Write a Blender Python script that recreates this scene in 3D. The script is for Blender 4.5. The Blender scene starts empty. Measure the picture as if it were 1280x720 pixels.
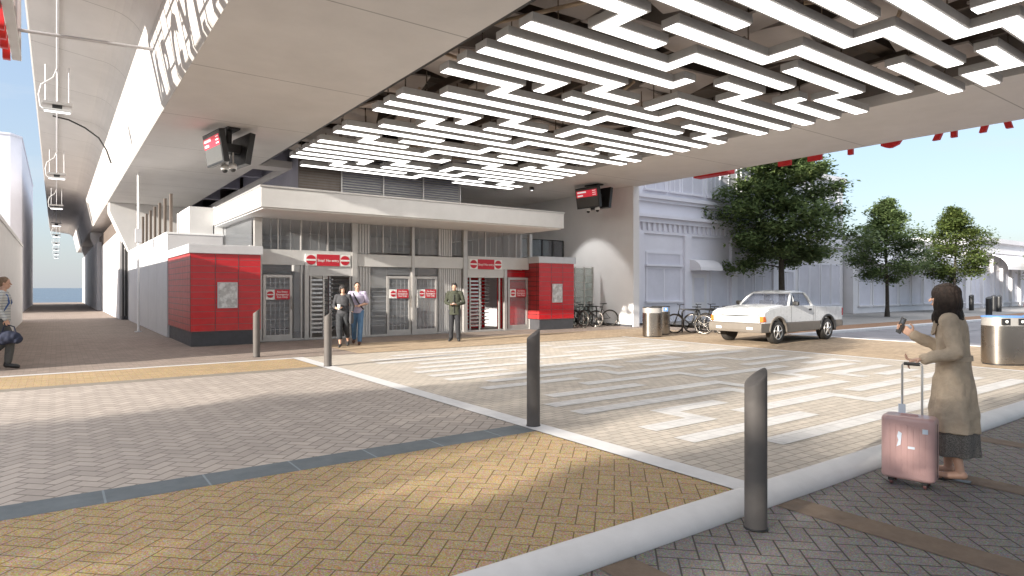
import bpy, bmesh, math, random
from mathutils import Vector, Matrix
random.seed(7)
S = bpy.context.scene
COL = S.collection
PI = math.pi

# ------------------------------------------------------------------ helpers
def tag(o, label=None, cat=None, group=None, kind=None):
    if label: o['label'] = label
    if cat: o['category'] = cat
    if group: o['group'] = group
    if kind: o['kind'] = kind
    return o

def empty(name, loc=(0, 0, 0), rz=0.0, label=None, cat=None, group=None):
    o = bpy.data.objects.new(name, None); COL.objects.link(o)
    o.location = loc; o.rotation_euler = (0, 0, rz); o.empty_display_size = 0.2
    return tag(o, label, cat, group)

class MB:
    """collects faces for ONE mesh"""
    def __init__(s):
        s.v = []; s.f = []; s.sm = []
    def add(s, vs, fs, smooth=False):
        b = len(s.v); s.v += [tuple(v) for v in vs]
        for f in fs:
            s.f.append(tuple(b + i for i in f)); s.sm.append(smooth)
        return s
    def box(s, x0, y0, z0, x1, y1, z1, M=None):
        if x0 > x1: x0, x1 = x1, x0
        if y0 > y1: y0, y1 = y1, y0
        if z0 > z1: z0, z1 = z1, z0
        vs = [Vector(p) for p in ((x0,y0,z0),(x1,y0,z0),(x1,y1,z0),(x0,y1,z0),(x0,y0,z1),(x1,y0,z1),(x1,y1,z1),(x0,y1,z1))]
        if M: vs = [M @ v for v in vs]
        return s.add(vs, [(0,3,2,1),(4,5,6,7),(0,1,5,4),(1,2,6,5),(2,3,7,6),(3,0,4,7)])
    def quad(s, a, b, c, d):
        return s.add([a, b, c, d], [(0,1,2,3)])
    def prism(s, poly, axis, a, b):
        """poly: 2D points, extruded along axis ('x': poly=(y,z); 'y': (x,z); 'z': (x,y))"""
        def P(p, t):
            return {'x': (t, p[0], p[1]), 'y': (p[0], t, p[1]), 'z': (p[0], p[1], t)}[axis]
        n = len(poly)
        vs = [P(p, a) for p in poly] + [P(p, b) for p in poly]
        fs = [tuple(range(n)), tuple(range(2*n-1, n-1, -1))]
        fs += [(i, i+n, (i+1) % n + n, (i+1) % n) for i in range(n)]
        return s.add(vs, fs)
    def cyl(s, p0, p1, r0, r1=None, n=12, cap=True, smooth=True):
        p0 = Vector(p0); p1 = Vector(p1); r1 = r0 if r1 is None else r1
        d = (p1 - p0)
        if d.length < 1e-7: return s
        d.normalize()
        u = d.orthogonal().normalized(); w = d.cross(u)
        vs = []
        for p, r in ((p0, r0), (p1, r1)):
            for i in range(n):
                a = 2*PI*i/n; vs.append(p + (u*math.cos(a) + w*math.sin(a))*r)
        s.add(vs, [(i, (i+1) % n, (i+1) % n + n, i+n) for i in range(n)], smooth)
        if cap:
            s.add(vs[:n], [tuple(range(n-1, -1, -1))]); s.add(vs[n:], [tuple(range(n))])
        return s
    def tube(s, pts, r, n=8, closed=False):
        pts = [Vector(p) for p in pts]; m = len(pts)
        rs = r if isinstance(r, (list, tuple)) else [r]*m
        vs = []; prev = None
        for i, p in enumerate(pts):
            if closed: t = pts[(i+1) % m] - pts[i-1]
            else: t = pts[min(i+1, m-1)] - pts[max(i-1, 0)]
            t.normalize()
            u = (prev - t*prev.dot(t)) if prev is not None else t.orthogonal()
            if u.length < 1e-6: u = t.orthogonal()
            u.normalize(); prev = u; w = t.cross(u)
            for k in range(n):
                a = 2*PI*k/n; vs.append(p + (u*math.cos(a) + w*math.sin(a))*rs[i])
        fs = []
        for i in range(m if closed else m-1):
            j = (i+1) % m
            fs += [(i*n+k, i*n+(k+1) % n, j*n+(k+1) % n, j*n+k) for k in range(n)]
        s.add(vs, fs, True)
        if not closed:
            s.add(vs[:n], [tuple(range(n-1, -1, -1))]); s.add(vs[-n:], [tuple(range(n))])
        return s
    def loft(s, rings, cap=True, smooth=True):
        n = len(rings[0]); vs = [p for r in rings for p in r]; fs = []
        for i in range(len(rings)-1):
            fs += [(i*n+k, i*n+(k+1) % n, (i+1)*n+(k+1) % n, (i+1)*n+k) for k in range(n)]
        s.add(vs, fs, smooth)
        if cap:
            s.add(rings[0], [tuple(range(n-1, -1, -1))]); s.add(rings[-1], [tuple(range(n))])
        return s
    def lathe(s, prof, c=(0, 0, 0), axis='z', n=24, smooth=True):
        rings = []
        for r, h in prof:
            ring = []
            for k in range(n):
                a = 2*PI*k/n; x, y = r*math.cos(a), r*math.sin(a)
                ring.append({'z': (c[0]+x, c[1]+y, c[2]+h), 'y': (c[0]+y, c[1]+h, c[2]+x), 'x': (c[0]+h, c[1]+x, c[2]+y)}[axis])
            rings.append(ring)
        return s.loft(rings, True, smooth)
    def ell(s, c, rx, ry, rz, M=None, nu=14, nv=9):
        c = Vector(c); vs = []; fs = []
        for j in range(1, nv):
            t = PI*j/nv
            for i in range(nu):
                a = 2*PI*i/nu
                p = Vector((rx*math.sin(t)*math.cos(a), ry*math.sin(t)*math.sin(a), rz*math.cos(t)))
                vs.append(c + (M @ p if M else p))
        top = len(vs); vs.append(c + (M @ Vector((0,0,rz)) if M else Vector((0,0,rz))))
        vs.append(c + (M @ Vector((0,0,-rz)) if M else Vector((0,0,-rz))))
        for j in range(nv-2):
            fs += [(j*nu+i, (j+1)*nu+i, (j+1)*nu+(i+1) % nu, j*nu+(i+1) % nu) for i in range(nu)]
        fs += [(top, i, (i+1) % nu) for i in range(nu)]
        b = (nv-2)*nu
        fs += [(top+1, b+(i+1) % nu, b+i) for i in range(nu)]
        return s.add(vs, fs, True)
    def cap_(s, p0, r0, p1, r1, n=12):
        """tapered capsule, closed shells for remeshing"""
        s.cyl(p0, p1, r0, r1, n); s.ell(p0, r0, r0, r0, None, n, 8); s.ell(p1, r1, r1, r1, None, n, 8)
        return s
    def mesh(s, name):
        me = bpy.data.meshes.new(name)
        me.from_pydata(s.v, [], s.f); me.validate()
        if len(me.polygons) == len(s.sm): me.polygons.foreach_set('use_smooth', s.sm)
        bm = bmesh.new(); bm.from_mesh(me)
        big = [f for f in bm.faces if len(f.verts) > 4]
        if big: bmesh.ops.triangulate(bm, faces=big, ngon_method='EAR_CLIP')
        bmesh.ops.recalc_face_normals(bm, faces=bm.faces)
        bm.to_mesh(me); bm.free()
        return me
    def build(s, name, mat, parent=None, bevel=0, loc=None, segs=2):
        me = s.mesh(name)
        if mat: me.materials.append(mat)
        o = bpy.data.objects.new(name, me); COL.objects.link(o)
        if parent: o.parent = parent
        if loc: o.location = loc
        if bevel:
            b = o.modifiers.new('bevel', 'BEVEL'); b.width = bevel; b.segments = segs; b.limit_method = 'ANGLE'; b.angle_limit = 0.6
            b.harden_normals = False
        return o

def copy_tree(o, parent=None):
    c = o.copy(); COL.objects.link(c); c.parent = parent
    for ch in [x for x in KIDS(o)]: copy_tree(ch, c)
    return c
def KIDS(o):
    return [x for x in bpy.data.objects if x.parent == o]

TS = bpy.data.scenes.new('workshop')              # small separate scene, only to evaluate text and modifiers quickly
def evaluated_mesh(o):
    TS.collection.objects.link(o); vl = TS.view_layers[0]; vl.update()
    me = bpy.data.meshes.new_from_object(o.evaluated_get(vl.depsgraph))
    bpy.data.objects.remove(o)
    return me
def text_mesh(txt, size, depth=0.004, bold=0.0, spacing=1.0):
    cu = bpy.data.curves.new('lettering', 'FONT'); cu.body = txt; cu.size = size; cu.extrude = depth; cu.offset = bold
    cu.align_x = 'CENTER'; cu.align_y = 'CENTER'; cu.space_character = spacing; cu.space_line = 0.95; cu.resolution_u = 3
    o = bpy.data.objects.new('lettering', cu); me = evaluated_mesh(o); bpy.data.curves.remove(cu)
    return me
def letters(txt, size, mat, parent, M, depth=0.004, bold=0.0, name='lettering', spacing=1.0):
    me = text_mesh(txt, size, depth, bold, spacing); me.transform(M); me.materials.clear(); me.materials.append(mat)
    o = bpy.data.objects.new(name, me); COL.objects.link(o); o.parent = parent
    return o
FRONT = Matrix.Rotation(PI/2, 4, 'X')           # text in XZ facing -Y

# ------------------------------------------------------------------ materials
class N:
    def __init__(s, m): s.t = m.node_tree; s.n = s.t.nodes; s.l = s.t.links
    def new(s, typ, **kw):
        n = s.n.new(typ)
        for k, v in kw.items(): setattr(n, k, v)
        return n
    def put(s, inp, v):
        if hasattr(v, 'is_output'): s.l.new(v, inp)
        elif v is not None: inp.default_value = v
    def m(s, op, a, b=None, c=None, clamp=False):
        n = s.new('ShaderNodeMath', operation=op, use_clamp=clamp)
        for i, v in enumerate((a, b, c)):
            if v is not None: s.put(n.inputs[i], v)
        return n.outputs[0]
    def mix(s, f, a, b, mode='MIX'):
        n = s.new('ShaderNodeMix', data_type='RGBA', blend_type=mode)
        s.put(n.inputs[0], f)
        for i, v in ((6, a), (7, b)):
            if isinstance(v, tuple): v = (*v[:3], 1)
            s.put(n.inputs[i], v)
        return n.outputs[2]
    def noise(s, scale, detail=4, rough=0.6, vec=None, dim='3D'):
        n = s.new('ShaderNodeTexNoise', noise_dimensions=dim)
        n.inputs['Scale'].default_value = scale; n.inputs['Detail'].default_value = detail; n.inputs['Roughness'].default_value = rough
        if vec is not None: s.l.new(vec, n.inputs['Vector'])
        return n.outputs['Fac']
    def ramp(s, f, *stops):
        n = s.new('ShaderNodeValToRGB'); s.put(n.inputs[0], f)
        e = n.color_ramp.elements
        while len(e) < len(stops): e.new(0.5)
        for i, (p, c) in enumerate(stops):
            e[i].position = p; e[i].color = (*c[:3], 1) if isinstance(c, tuple) else (c, c, c, 1)
        return n.outputs[0]
    def xyz(s, v):
        n = s.new('ShaderNodeSeparateXYZ'); s.l.new(v, n.inputs[0]); return n.outputs
    def pos(s): return s.new('ShaderNodeNewGeometry').outputs['Position']
    def obj(s): return s.new('ShaderNodeTexCoord').outputs['Object']

def mat(name, col, rough=0.6, metal=0.0, var=0.08, scale=6.0, bump=0.0, bscale=80.0, spec=0.5, alpha=None, emit=0.0, coat=0.0, trans=0.0, world=False):
    m = bpy.data.materials.new(name); m.use_nodes = True
    n = N(m); b = n.n['Principled BSDF']
    vec = n.pos() if world else n.obj()
    f = n.noise(scale, 5, 0.65, vec)
    lo = tuple(max(0, c*(1-var)) for c in col); hi = tuple(min(1, c*(1+var)) for c in col)
    c = n.ramp(f, (0.3, lo), (0.7, hi))
    n.l.new(c, b.inputs['Base Color'])
    b.inputs['Metallic'].default_value = metal
    b.inputs['Specular IOR Level'].default_value = spec
    r = n.ramp(n.noise(scale*2.3, 4, 0.6, vec), (0.3, max(0.02, rough*0.88)), (0.7, min(1, rough*1.12)))
    n.l.new(r, b.inputs['Roughness'])
    if coat: b.inputs['Coat Weight'].default_value = coat; b.inputs['Coat Roughness'].default_value = 0.06
    if trans: b.inputs['Transmission Weight'].default_value = trans
    if alpha is not None: b.inputs['Alpha'].default_value = alpha
    if emit:
        b.inputs['Emission Color'].default_value = (*col, 1); b.inputs['Emission Strength'].default_value = emit
    if bump:
        bn = n.new('ShaderNodeBump'); bn.inputs['Strength'].default_value = bump; bn.inputs['Distance'].default_value = 0.01
        n.l.new(n.noise(bscale, 3, 0.6, vec), bn.inputs['Height']); n.l.new(bn.outputs[0], b.inputs['Normal'])
    return m

def seams(m, ax, period, off=0.0, width=0.012, dark=0.35, ax2=None, period2=1, off2=0.0, coord='pos', jc=None):
    """thin joint lines across a surface, along world axis ax (and ax2)"""
    n = N(m); b = n.n['Principled BSDF']
    p = n.xyz(n.pos() if coord == 'pos' else n.obj())
    def line(a, per, o):
        t = n.m('DIVIDE', n.m('SUBTRACT', p[a], o), per)
        fr = n.m('ABSOLUTE', n.m('SUBTRACT', n.m('FRACT', n.m('ADD', t, 0.5)), 0.5))
        return n.m('LESS_THAN', fr, width/per/2)
    l = line(ax, period, off)
    if ax2 is not None: l = n.m('MAXIMUM', l, line(ax2, period2, off2))
    src = b.inputs['Base Color'].links[0].from_socket
    c = n.mix(l, src, jc if jc else n.mix(1.0, src, (dark, dark, dark), 'MULTIPLY'))
    n.l.new(c, b.inputs['Base Color'])
    return m

def paver(name, col, size, ang=45.0, joint=0.05, jcol=0.35, var=0.16, speck=0.0, herring=True, rough=0.85, aspect=2.0, tint=None):
    """brick paving; size = brick width in metres"""
    m = bpy.data.materials.new(name); m.use_nodes = True
    n = N(m); b = n.n['Principled BSDF']; M_ = n.m
    P = n.pos(); p = n.xyz(P)
    a = math.radians(ang); ca, sa = math.cos(a), math.sin(a)
    x = M_('DIVIDE', M_('ADD', M_('MULTIPLY', p[0], ca), M_('MULTIPLY', p[1], sa)), size)
    y = M_('DIVIDE', M_('SUBTRACT', M_('MULTIPLY', p[1], ca), M_('MULTIPLY', p[0], sa)), size)
    if herring:
        i = M_('FLOOR', x); j = M_('FLOOR', y); fx = M_('SUBTRACT', x, i); fy = M_('SUBTRACT', y, j)
        k = M_('FLOORED_MODULO', M_('SUBTRACT', i, j), 4.0)
        eq = [M_('COMPARE', k, float(q), 0.1) for q in range(4)]
        L = M_('ADD', fx, M_('MULTIPLY', eq[1], 10.0)); R = M_('ADD', M_('SUBTRACT', 1.0, fx), M_('MULTIPLY', eq[0], 10.0))
        B = M_('ADD', fy, M_('MULTIPLY', eq[2], 10.0)); T = M_('ADD', M_('SUBTRACT', 1.0, fy), M_('MULTIPLY', eq[3], 10.0))
        d = M_('MINIMUM', M_('MINIMUM', L, R), M_('MINIMUM', B, T))
        idx = M_('SUBTRACT', i, eq[1]); idy = M_('SUBTRACT', j, eq[2])
    else:
        j = M_('FLOOR', y); xs = M_('ADD', M_('DIVIDE', x, aspect), M_('MULTIPLY', M_('FLOORED_MODULO', j, 2.0), 0.5))
        i = M_('FLOOR', xs); fx = M_('MULTIPLY', M_('SUBTRACT', xs, i), aspect); fy = M_('SUBTRACT', y, j)
        d = M_('MINIMUM', M_('MINIMUM', fx, M_('SUBTRACT', aspect, fx)), M_('MINIMUM', fy, M_('SUBTRACT', 1.0, fy)))
        idx, idy = i, j
    cx = n.new('ShaderNodeCombineXYZ'); n.l.new(idx, cx.inputs[0]); n.l.new(idy, cx.inputs[1])
    wn = n.new('ShaderNodeTexWhiteNoise', noise_dimensions='2D'); n.l.new(cx.outputs[0], wn.inputs[0])
    rnd = wn.outputs['Value']
    hi = tuple(min(1, c*(1+var)) for c in col); lo = tuple(c*(1-var) for c in col)
    c = n.ramp(rnd, (0.0, lo), (0.5, col), (1.0, hi))
    big = n.noise(0.55, 5, 0.6, P); c = n.mix(0.55, c, n.ramp(big, (0.3, 0.72), (0.7, 1.0)), 'MULTIPLY')
    grime = n.noise(9.0, 5, 0.7, P); c = n.mix(0.5, c, n.ramp(grime, (0.3, 0.78), (0.65, 1.0)), 'MULTIPLY')
    if speck:
        v = n.new('ShaderNodeTexVoronoi', feature='F1'); v.inputs['Scale'].default_value = 130.0; n.l.new(P, v.inputs['Vector'])
        h = n.new('ShaderNodeHueSaturation'); n.l.new(v.outputs['Color'], h.inputs['Color']); h.inputs['Saturation'].default_value = 0.75
        c = n.mix(speck, c, n.mix(1.0, h.outputs[0], tint or col, 'OVERLAY'))
    mask = n.ramp(d, (joint*0.45, 0.0), (joint, 1.0))
    j_ = tuple(q*jcol for q in col)
    n.l.new(n.mix(mask, j_, c), b.inputs['Base Color'])
    b.inputs['Roughness'].default_value = rough; b.inputs['Specular IOR Level'].default_value = 0.3
    h = M_('ADD', M_('MULTIPLY', mask, 1.0), M_('ADD', M_('MULTIPLY', n.noise(160, 3, 0.6, P), 0.25), M_('MULTIPLY', rnd, 0.3)))
    bn = n.new('ShaderNodeBump'); bn.inputs['Strength'].default_value = 0.35; bn.inputs['Distance'].default_value = 0.006
    n.l.new(h, bn.inputs['Height']); n.l.new(bn.outputs[0], b.inputs['Normal'])
    return m

def glass(name, col=(0.8, 0.85, 0.88), rough=0.02, alpha=0.3, spec=0.7):
    m = mat(name, col, rough, 0, 0.02, 3, spec=spec)
    m.node_tree.nodes['Principled BSDF'].inputs['Alpha'].default_value = alpha
    return m

M = {}
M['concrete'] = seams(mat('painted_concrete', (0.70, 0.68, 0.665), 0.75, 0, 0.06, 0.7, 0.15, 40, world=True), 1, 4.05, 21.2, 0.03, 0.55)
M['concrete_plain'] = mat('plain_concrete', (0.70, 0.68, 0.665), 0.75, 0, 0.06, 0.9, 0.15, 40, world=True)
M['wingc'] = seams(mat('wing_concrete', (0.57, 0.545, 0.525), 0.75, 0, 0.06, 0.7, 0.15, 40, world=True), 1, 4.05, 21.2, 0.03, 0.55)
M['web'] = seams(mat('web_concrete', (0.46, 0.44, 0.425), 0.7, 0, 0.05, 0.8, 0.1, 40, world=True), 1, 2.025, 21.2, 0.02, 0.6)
M['panel_wall'] = seams(mat('white_wall_panel', (0.54, 0.53, 0.535), 0.6, 0, 0.04, 1.5, world=True), 1, 2.6, 23.13, 0.03, 0.5)
M['white'] = mat('white_paint', (0.82, 0.82, 0.815), 0.5, 0, 0.04, 3)
M['offwhite'] = mat('offwhite_paint', (0.58, 0.575, 0.57), 0.55, 0, 0.05, 2, world=True)
M['wallwhite'] = mat('abutment_paint', (0.74, 0.735, 0.735), 0.7, 0, 0.05, 0.6, 0.1, 30, world=True)
M['bwhite'] = mat('facade_render', (0.74, 0.74, 0.80), 0.8, 0, 0.05, 0.8, 0.1, 30, world=True)
M['bwhite2'] = mat('shopfront_render', (0.72, 0.71, 0.73), 0.8, 0, 0.05, 0.8, 0.1, 30, world=True)
M['bglass'] = mat('facade_pane', (0.62, 0.62, 0.69), 0.5, 0, 0.1, 0.7, world=True)
M['groove'] = mat('facade_joint', (0.28, 0.28, 0.33), 0.8)
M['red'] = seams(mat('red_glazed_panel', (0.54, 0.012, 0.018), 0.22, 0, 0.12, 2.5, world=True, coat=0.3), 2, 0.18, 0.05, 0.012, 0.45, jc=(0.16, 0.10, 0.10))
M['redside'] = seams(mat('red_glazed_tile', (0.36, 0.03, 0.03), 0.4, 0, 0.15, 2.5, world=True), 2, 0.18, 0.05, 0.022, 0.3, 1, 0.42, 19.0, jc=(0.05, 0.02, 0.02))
M['plinth'] = mat('dark_plinth', (0.06, 0.06, 0.066), 0.6, 0, 0.15, 5, 0.1)
M['capmetal'] = mat('pale_cap_metal', (0.6, 0.6, 0.62), 0.4, 0.2, 0.05, 4)
M['signred'] = mat('sign_red', (0.52, 0.012, 0.03), 0.4, 0, 0.05, 8)
M['letterred'] = mat('letter_red', (0.55, 0.012, 0.012), 0.45, 0, 0.06, 5)
M['signwhite'] = mat('sign_white', (0.82, 0.82, 0.80), 0.45, 0, 0.03, 8)
M['steel'] = mat('brushed_steel', (0.36, 0.325, 0.29), 0.27, 1.0, 0.03, 1.0)
M['frame'] = mat('satin_frame', (0.50, 0.48, 0.46), 0.4, 0.55, 0.06, 5)
M['beam'] = mat('aluminium_panel', (0.60, 0.59, 0.575), 0.45, 0.15, 0.05, 4, world=True)
M['bar'] = mat('turnstile_steel', (0.55, 0.55, 0.56), 0.3, 0.8, 0.06, 9)
M['corr'] = mat('ribbed_panel', (0.58, 0.57, 0.56), 0.5, 0.2, 0.04, 3, world=True)
M['glass'] = glass('clear_glass', (0.46, 0.48, 0.51), 0.03, 0.17)
M['gglass'] = glass('green_glass', (0.38, 0.48, 0.44), 0.05, 0.45)
M['dglass'] = glass('dark_glass', (0.10, 0.11, 0.13), 0.05, 0.75)
M['cglass'] = glass('car_glass', (0.16, 0.18, 0.24), 0.03, 0.35, 0.8)
M['inner'] = mat('interior_wall', (0.76, 0.76, 0.79), 0.7, 0, 0.08, 0.8, world=True)
M['louvre'] = mat('grey_louvre', (0.55, 0.54, 0.53), 0.5, 0.2, 0.08, 3)
M['meshdark'] = mat('brown_mesh', (0.17, 0.15, 0.135), 0.6, 0.2, 0.1, 3)
M['lavender'] = mat('sky_tinted_panel', (0.32, 0.32, 0.40), 0.6, 0, 0.06, 1.2, world=True)  # blue cast of sky light put into the base colour
M['dark'] = mat('dark_metal', (0.035, 0.034, 0.034), 0.45, 0.3, 0.15, 6)
M['black'] = mat('black_plastic', (0.02, 0.02, 0.021), 0.4, 0, 0.15, 6)
M['brown'] = mat('brown_steel', (0.14, 0.11, 0.09), 0.6, 0.2, 0.15, 3)
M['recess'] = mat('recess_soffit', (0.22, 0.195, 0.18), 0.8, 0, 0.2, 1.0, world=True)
M['panel'] = mat('beige_ceiling_panel', (0.55, 0.49, 0.46), 0.65, 0, 0.06, 1.5)
M['wood'] = mat('pale_timber', (0.55, 0.42, 0.30), 0.6, 0, 0.15, 8)
M['housing'] = mat('fitting_grey', (0.50, 0.50, 0.495), 0.5, 0.0, 0.06, 5)
M['led'] = mat('lit_diffuser', (1.0, 0.985, 0.96), 0.5, 0, 0.0, 1, emit=1.35)
M['tube'] = mat('lit_tube', (1.0, 1.0, 1.0), 0.5, 0, 0.0, 1, emit=1.0)
M['bollard'] = mat('bollard_paint', (0.108, 0.097, 0.090), 0.62, 0.0, 0.08, 6, 0.05, 200, spec=0.3)
M['bollardlow'] = mat('bollard_bronze', (0.105, 0.10, 0.105), 0.42, 0.25, 0.08, 6)
M['screenred'] = mat('screen_red', (0.60, 0.03, 0.05), 0.3, 0, 0.0, 1, emit=0.22)
M['screen'] = mat('screen_glass', (0.10, 0.095, 0.088), 0.12, 0, 0.03, 4)
M['screenwhite'] = mat('screen_text', (0.95, 0.9, 0.9), 0.3, 0, 0.0, 1, emit=0.15)
M['camwhite'] = mat('camera_shell', (0.7, 0.69, 0.68), 0.35, 0, 0.03, 6)
M['kerb'] = mat('pale_granite', (0.62, 0.605, 0.595), 0.6, 0, 0.07, 3, 0.08, 120, world=True)
M['kerbline'] = mat('pale_granite_strip', (0.60, 0.59, 0.585), 0.7, 0, 0.08, 4, 0.1, 120, world=True)
M['maze'] = seams(mat('white_paver', (0.56, 0.545, 0.53), 0.75, 0, 0.12, 5, 0.2, 150, world=True), 0, 0.29, 0.0, 0.012, 0.72, 1, 0.292, 0.0)
M['plaza'] = paver('plaza_paver', (0.54, 0.48, 0.41), 0.115, 0, 0.085, 0.55, 0.09, herring=False, aspect=1.5)
M['beige'] = paver('beige_brick', (0.46, 0.40, 0.35), 0.128, 45, 0.08, 0.45, 0.10)
M['yellow'] = paver('yellow_brick', (0.38, 0.25, 0.10), 0.13, 45, 0.045, 0.36, 0.1, speck=0.26)
M['yellowband'] = paver('yellow_band', (0.42, 0.29, 0.14), 0.1, 0, 0.06, 0.6, 0.15, herring=False, speck=0.2)
M['blue'] = seams(mat('bluestone', (0.125, 0.145, 0.155), 0.75, 0, 0.12, 3, 0.2, 150, world=True), 0, 0.72, 0.3, 0.016, 1.7)
M['darkband'] = mat('dark_band', (0.23, 0.20, 0.165), 0.8, 0, 0.12, 4, 0.2, 150, world=True)
M['brownp'] = paver('brown_paver', (0.32, 0.26, 0.22), 0.1, 0, 0.07, 0.6, 0.14, herring=False)
M['tan'] = paver('tan_paver', (0.46, 0.35, 0.24), 0.1, 0, 0.07, 0.6, 0.14, herring=False)
M['greyp'] = paver('grey_brick', (0.165, 0.147, 0.133), 0.132, 45, 0.06, 0.32, 0.08, speck=0.14)
M['brownband'] = mat('brown_band', (0.15, 0.108, 0.076), 0.85, 0, 0.14, 7, 0.25, 150, world=True)
M['road'] = mat('asphalt', (0.235, 0.225, 0.235), 0.85, 0, 0.12, 1.5, 0.3, 60, world=True)
M['walk'] = seams(mat('concrete_walk', (0.30, 0.285, 0.27), 0.85, 0, 0.1, 1.0, 0.2, 60, world=True), 0, 1.8, 0, 0.02, 0.6, 1, 1.8, 0)
M['orange'] = paver('orange_brick', (0.34, 0.20, 0.12), 0.1, 0, 0.06, 0.6, 0.12, herring=False)
M['earth'] = mat('ground_earth', (0.25, 0.22, 0.19), 0.9, 0, 0.12, 0.4, world=True)
M['sand'] = mat('pale_shore', (0.5, 0.42, 0.34), 0.9, 0, 0.1, 0.3, world=True)
M['sea'] = mat('sea_water', (0.03, 0.06, 0.10), 0.3, 0, 0.2, 0.05, 0.4, 1.5, world=True)
M['skin'] = mat('skin', (0.50, 0.30, 0.215), 0.5, 0, 0.06, 12)
M['rubber'] = mat('tyre_rubber', (0.03, 0.027, 0.024), 0.75, 0, 0.15, 10)
M['carpaint'] = mat('white_car_paint', (0.62, 0.635, 0.65), 0.28, 0, 0.02, 2, coat=0.7)
M['cladding'] = mat('grey_cladding', (0.15, 0.13, 0.11), 0.5, 0, 0.06, 4)
M['rim'] = mat('alloy_rim', (0.62, 0.60, 0.58), 0.35, 0.7, 0.06, 10)
M['lampred'] = mat('tail_lens', (0.45, 0.02, 0.03), 0.2, 0, 0.05, 8)
M['lampor'] = mat('orange_lens', (0.75, 0.16, 0.03), 0.2, 0, 0.05, 8)
M['lampw'] = mat('clear_lens', (0.75, 0.76, 0.78), 0.15, 0, 0.05, 8)
M['bluelid'] = mat('blue_plastic', (0.10, 0.22, 0.50), 0.4, 0, 0.06, 6)
M['bark'] = mat('bark', (0.055, 0.045, 0.036), 0.9, 0, 0.3, 9, 0.6, 25)
M['leaf'] = None
# ------------------------------------------------------------------ the ground and its pavings
def sheet(name, mt, x0, y0, x1, y1, z):
    o = MB().quad((x0,y0,z),(x1,y0,z),(x1,y1,z),(x0,y1,z)).build(name, mt)
    return tag(o, kind='structure')
sheet('ground', M['earth'], -400, -300, 600, 86, -0.115)
sheet('shore', M['sand'], -400, 86, 600, 92, -0.16)
sheet('sea', M['sea'], -9000, 92, 9000, 14000, -0.9)
XS0, XS1 = 4.36, 4.62                   # pale strip along the track direction
sheet('pavement', M['brownp'], -30, 14.66, 22.0, 86, 0.0)
sheet('pavement', M['tan'], 6.0, 14.7, 19.0, 17.4, 0.004)
sheet('pavement', M['yellow'], -30, 3.02, XS0, 5.58, 0.0)
sheet('pavement_band', M['blue'], -30, 5.58, XS0, 5.95, 0.001)
sheet('pavement', M['beige'], -30, 5.95, XS0, 12.45, 0.0)
sheet('pavement_band', M['darkband'], -30, 12.45, XS0, 12.78, 0.001)
sheet('pavement_band', M['yellowband'], -30, 12.78, XS0, 14.5, 0.0)
sheet('paving_line', M['kerbline'], -30, 14.5, XS0, 14.66, 0.004)
sheet('plaza', M['plaza'], XS1, 3.02, 15.0, 14.7, 0.0)
sheet('paving_line', M['kerbline'], XS0, 3.02, XS1, 14.66, 0.006)
sheet('paving_line', M['kerbline'], 15.0, 3.02, 15.16, 14.7, 0.004)
sheet('pavement', M['tan'], 15.16, 3.02, 20.6, 14.7, 0.0)
sheet('road', M['road'], 20.6, -14, 200, 12.0, -0.10)
sheet('road', M['road'], -30, -14, 20.6, -3.0, -0.108)
sheet('pavement', M['greyp'], -12, -3.0, 20.6, 2.8, -0.10)
for xa, xb in ((4.55, 4.85), (6.42, 6.70), (8.3, 8.58), (10.2, 10.48), (2.66, 2.94)):
    sheet('pavement_band', M['brownband'], xa, -3.0, xb, 2.79, -0.096)
# street running away to the right: kerb, brick band, pavement under the trees
sheet('pavement', M['orange'], 20.9, 12.25, 200, 13.7, 0.0)
sheet('pavement', M['walk'], 20.9, 13.7, 200, 22, 0.0)
sheet('pavement', M['walk'], 20.6, 14.7, 20.9, 22, 0.0)
sheet('pavement', M['orange'], 20.6, 12.25, 20.9, 14.7, 0.0)
tag(MB().box(20.6, 12.0, -0.11, 200, 12.25, 0.012).build('kerb', M['kerbline'], bevel=0.02), kind='structure')
for yy in (4.4, 7.0, 9.6):      # joints of the concrete carriageway
    sheet('road_joint', M['black'], 24, yy, 120, yy+0.09, -0.096)
for xx in (26.0, 33.0, 41.0, 50.0):
    sheet('road_joint', M['black'], xx, -6, xx+0.07, 12.0, -0.097)
tag(MB().box(20.48, 3.02, -0.11, 20.62, 12.0, 0.012).build('kerb', M['kerbline'], bevel=0.02), kind='structure')
# rounded kerb beside the street in front
kp = [(2.80, -0.13), (2.80, -0.085), (2.815, -0.055), (2.845, -0.03), (2.885, -0.012), (2.94, 0.0), (3.0, 0.007), (3.03, 0.007), (3.03, -0.13)]
k_ = MB(); k_.prism(kp, 'x', -12, 20.48); k_.sm = [len(f) == 4 for f in k_.f]
ko = tag(k_.build('kerb', M['kerb']), kind='structure')

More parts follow.
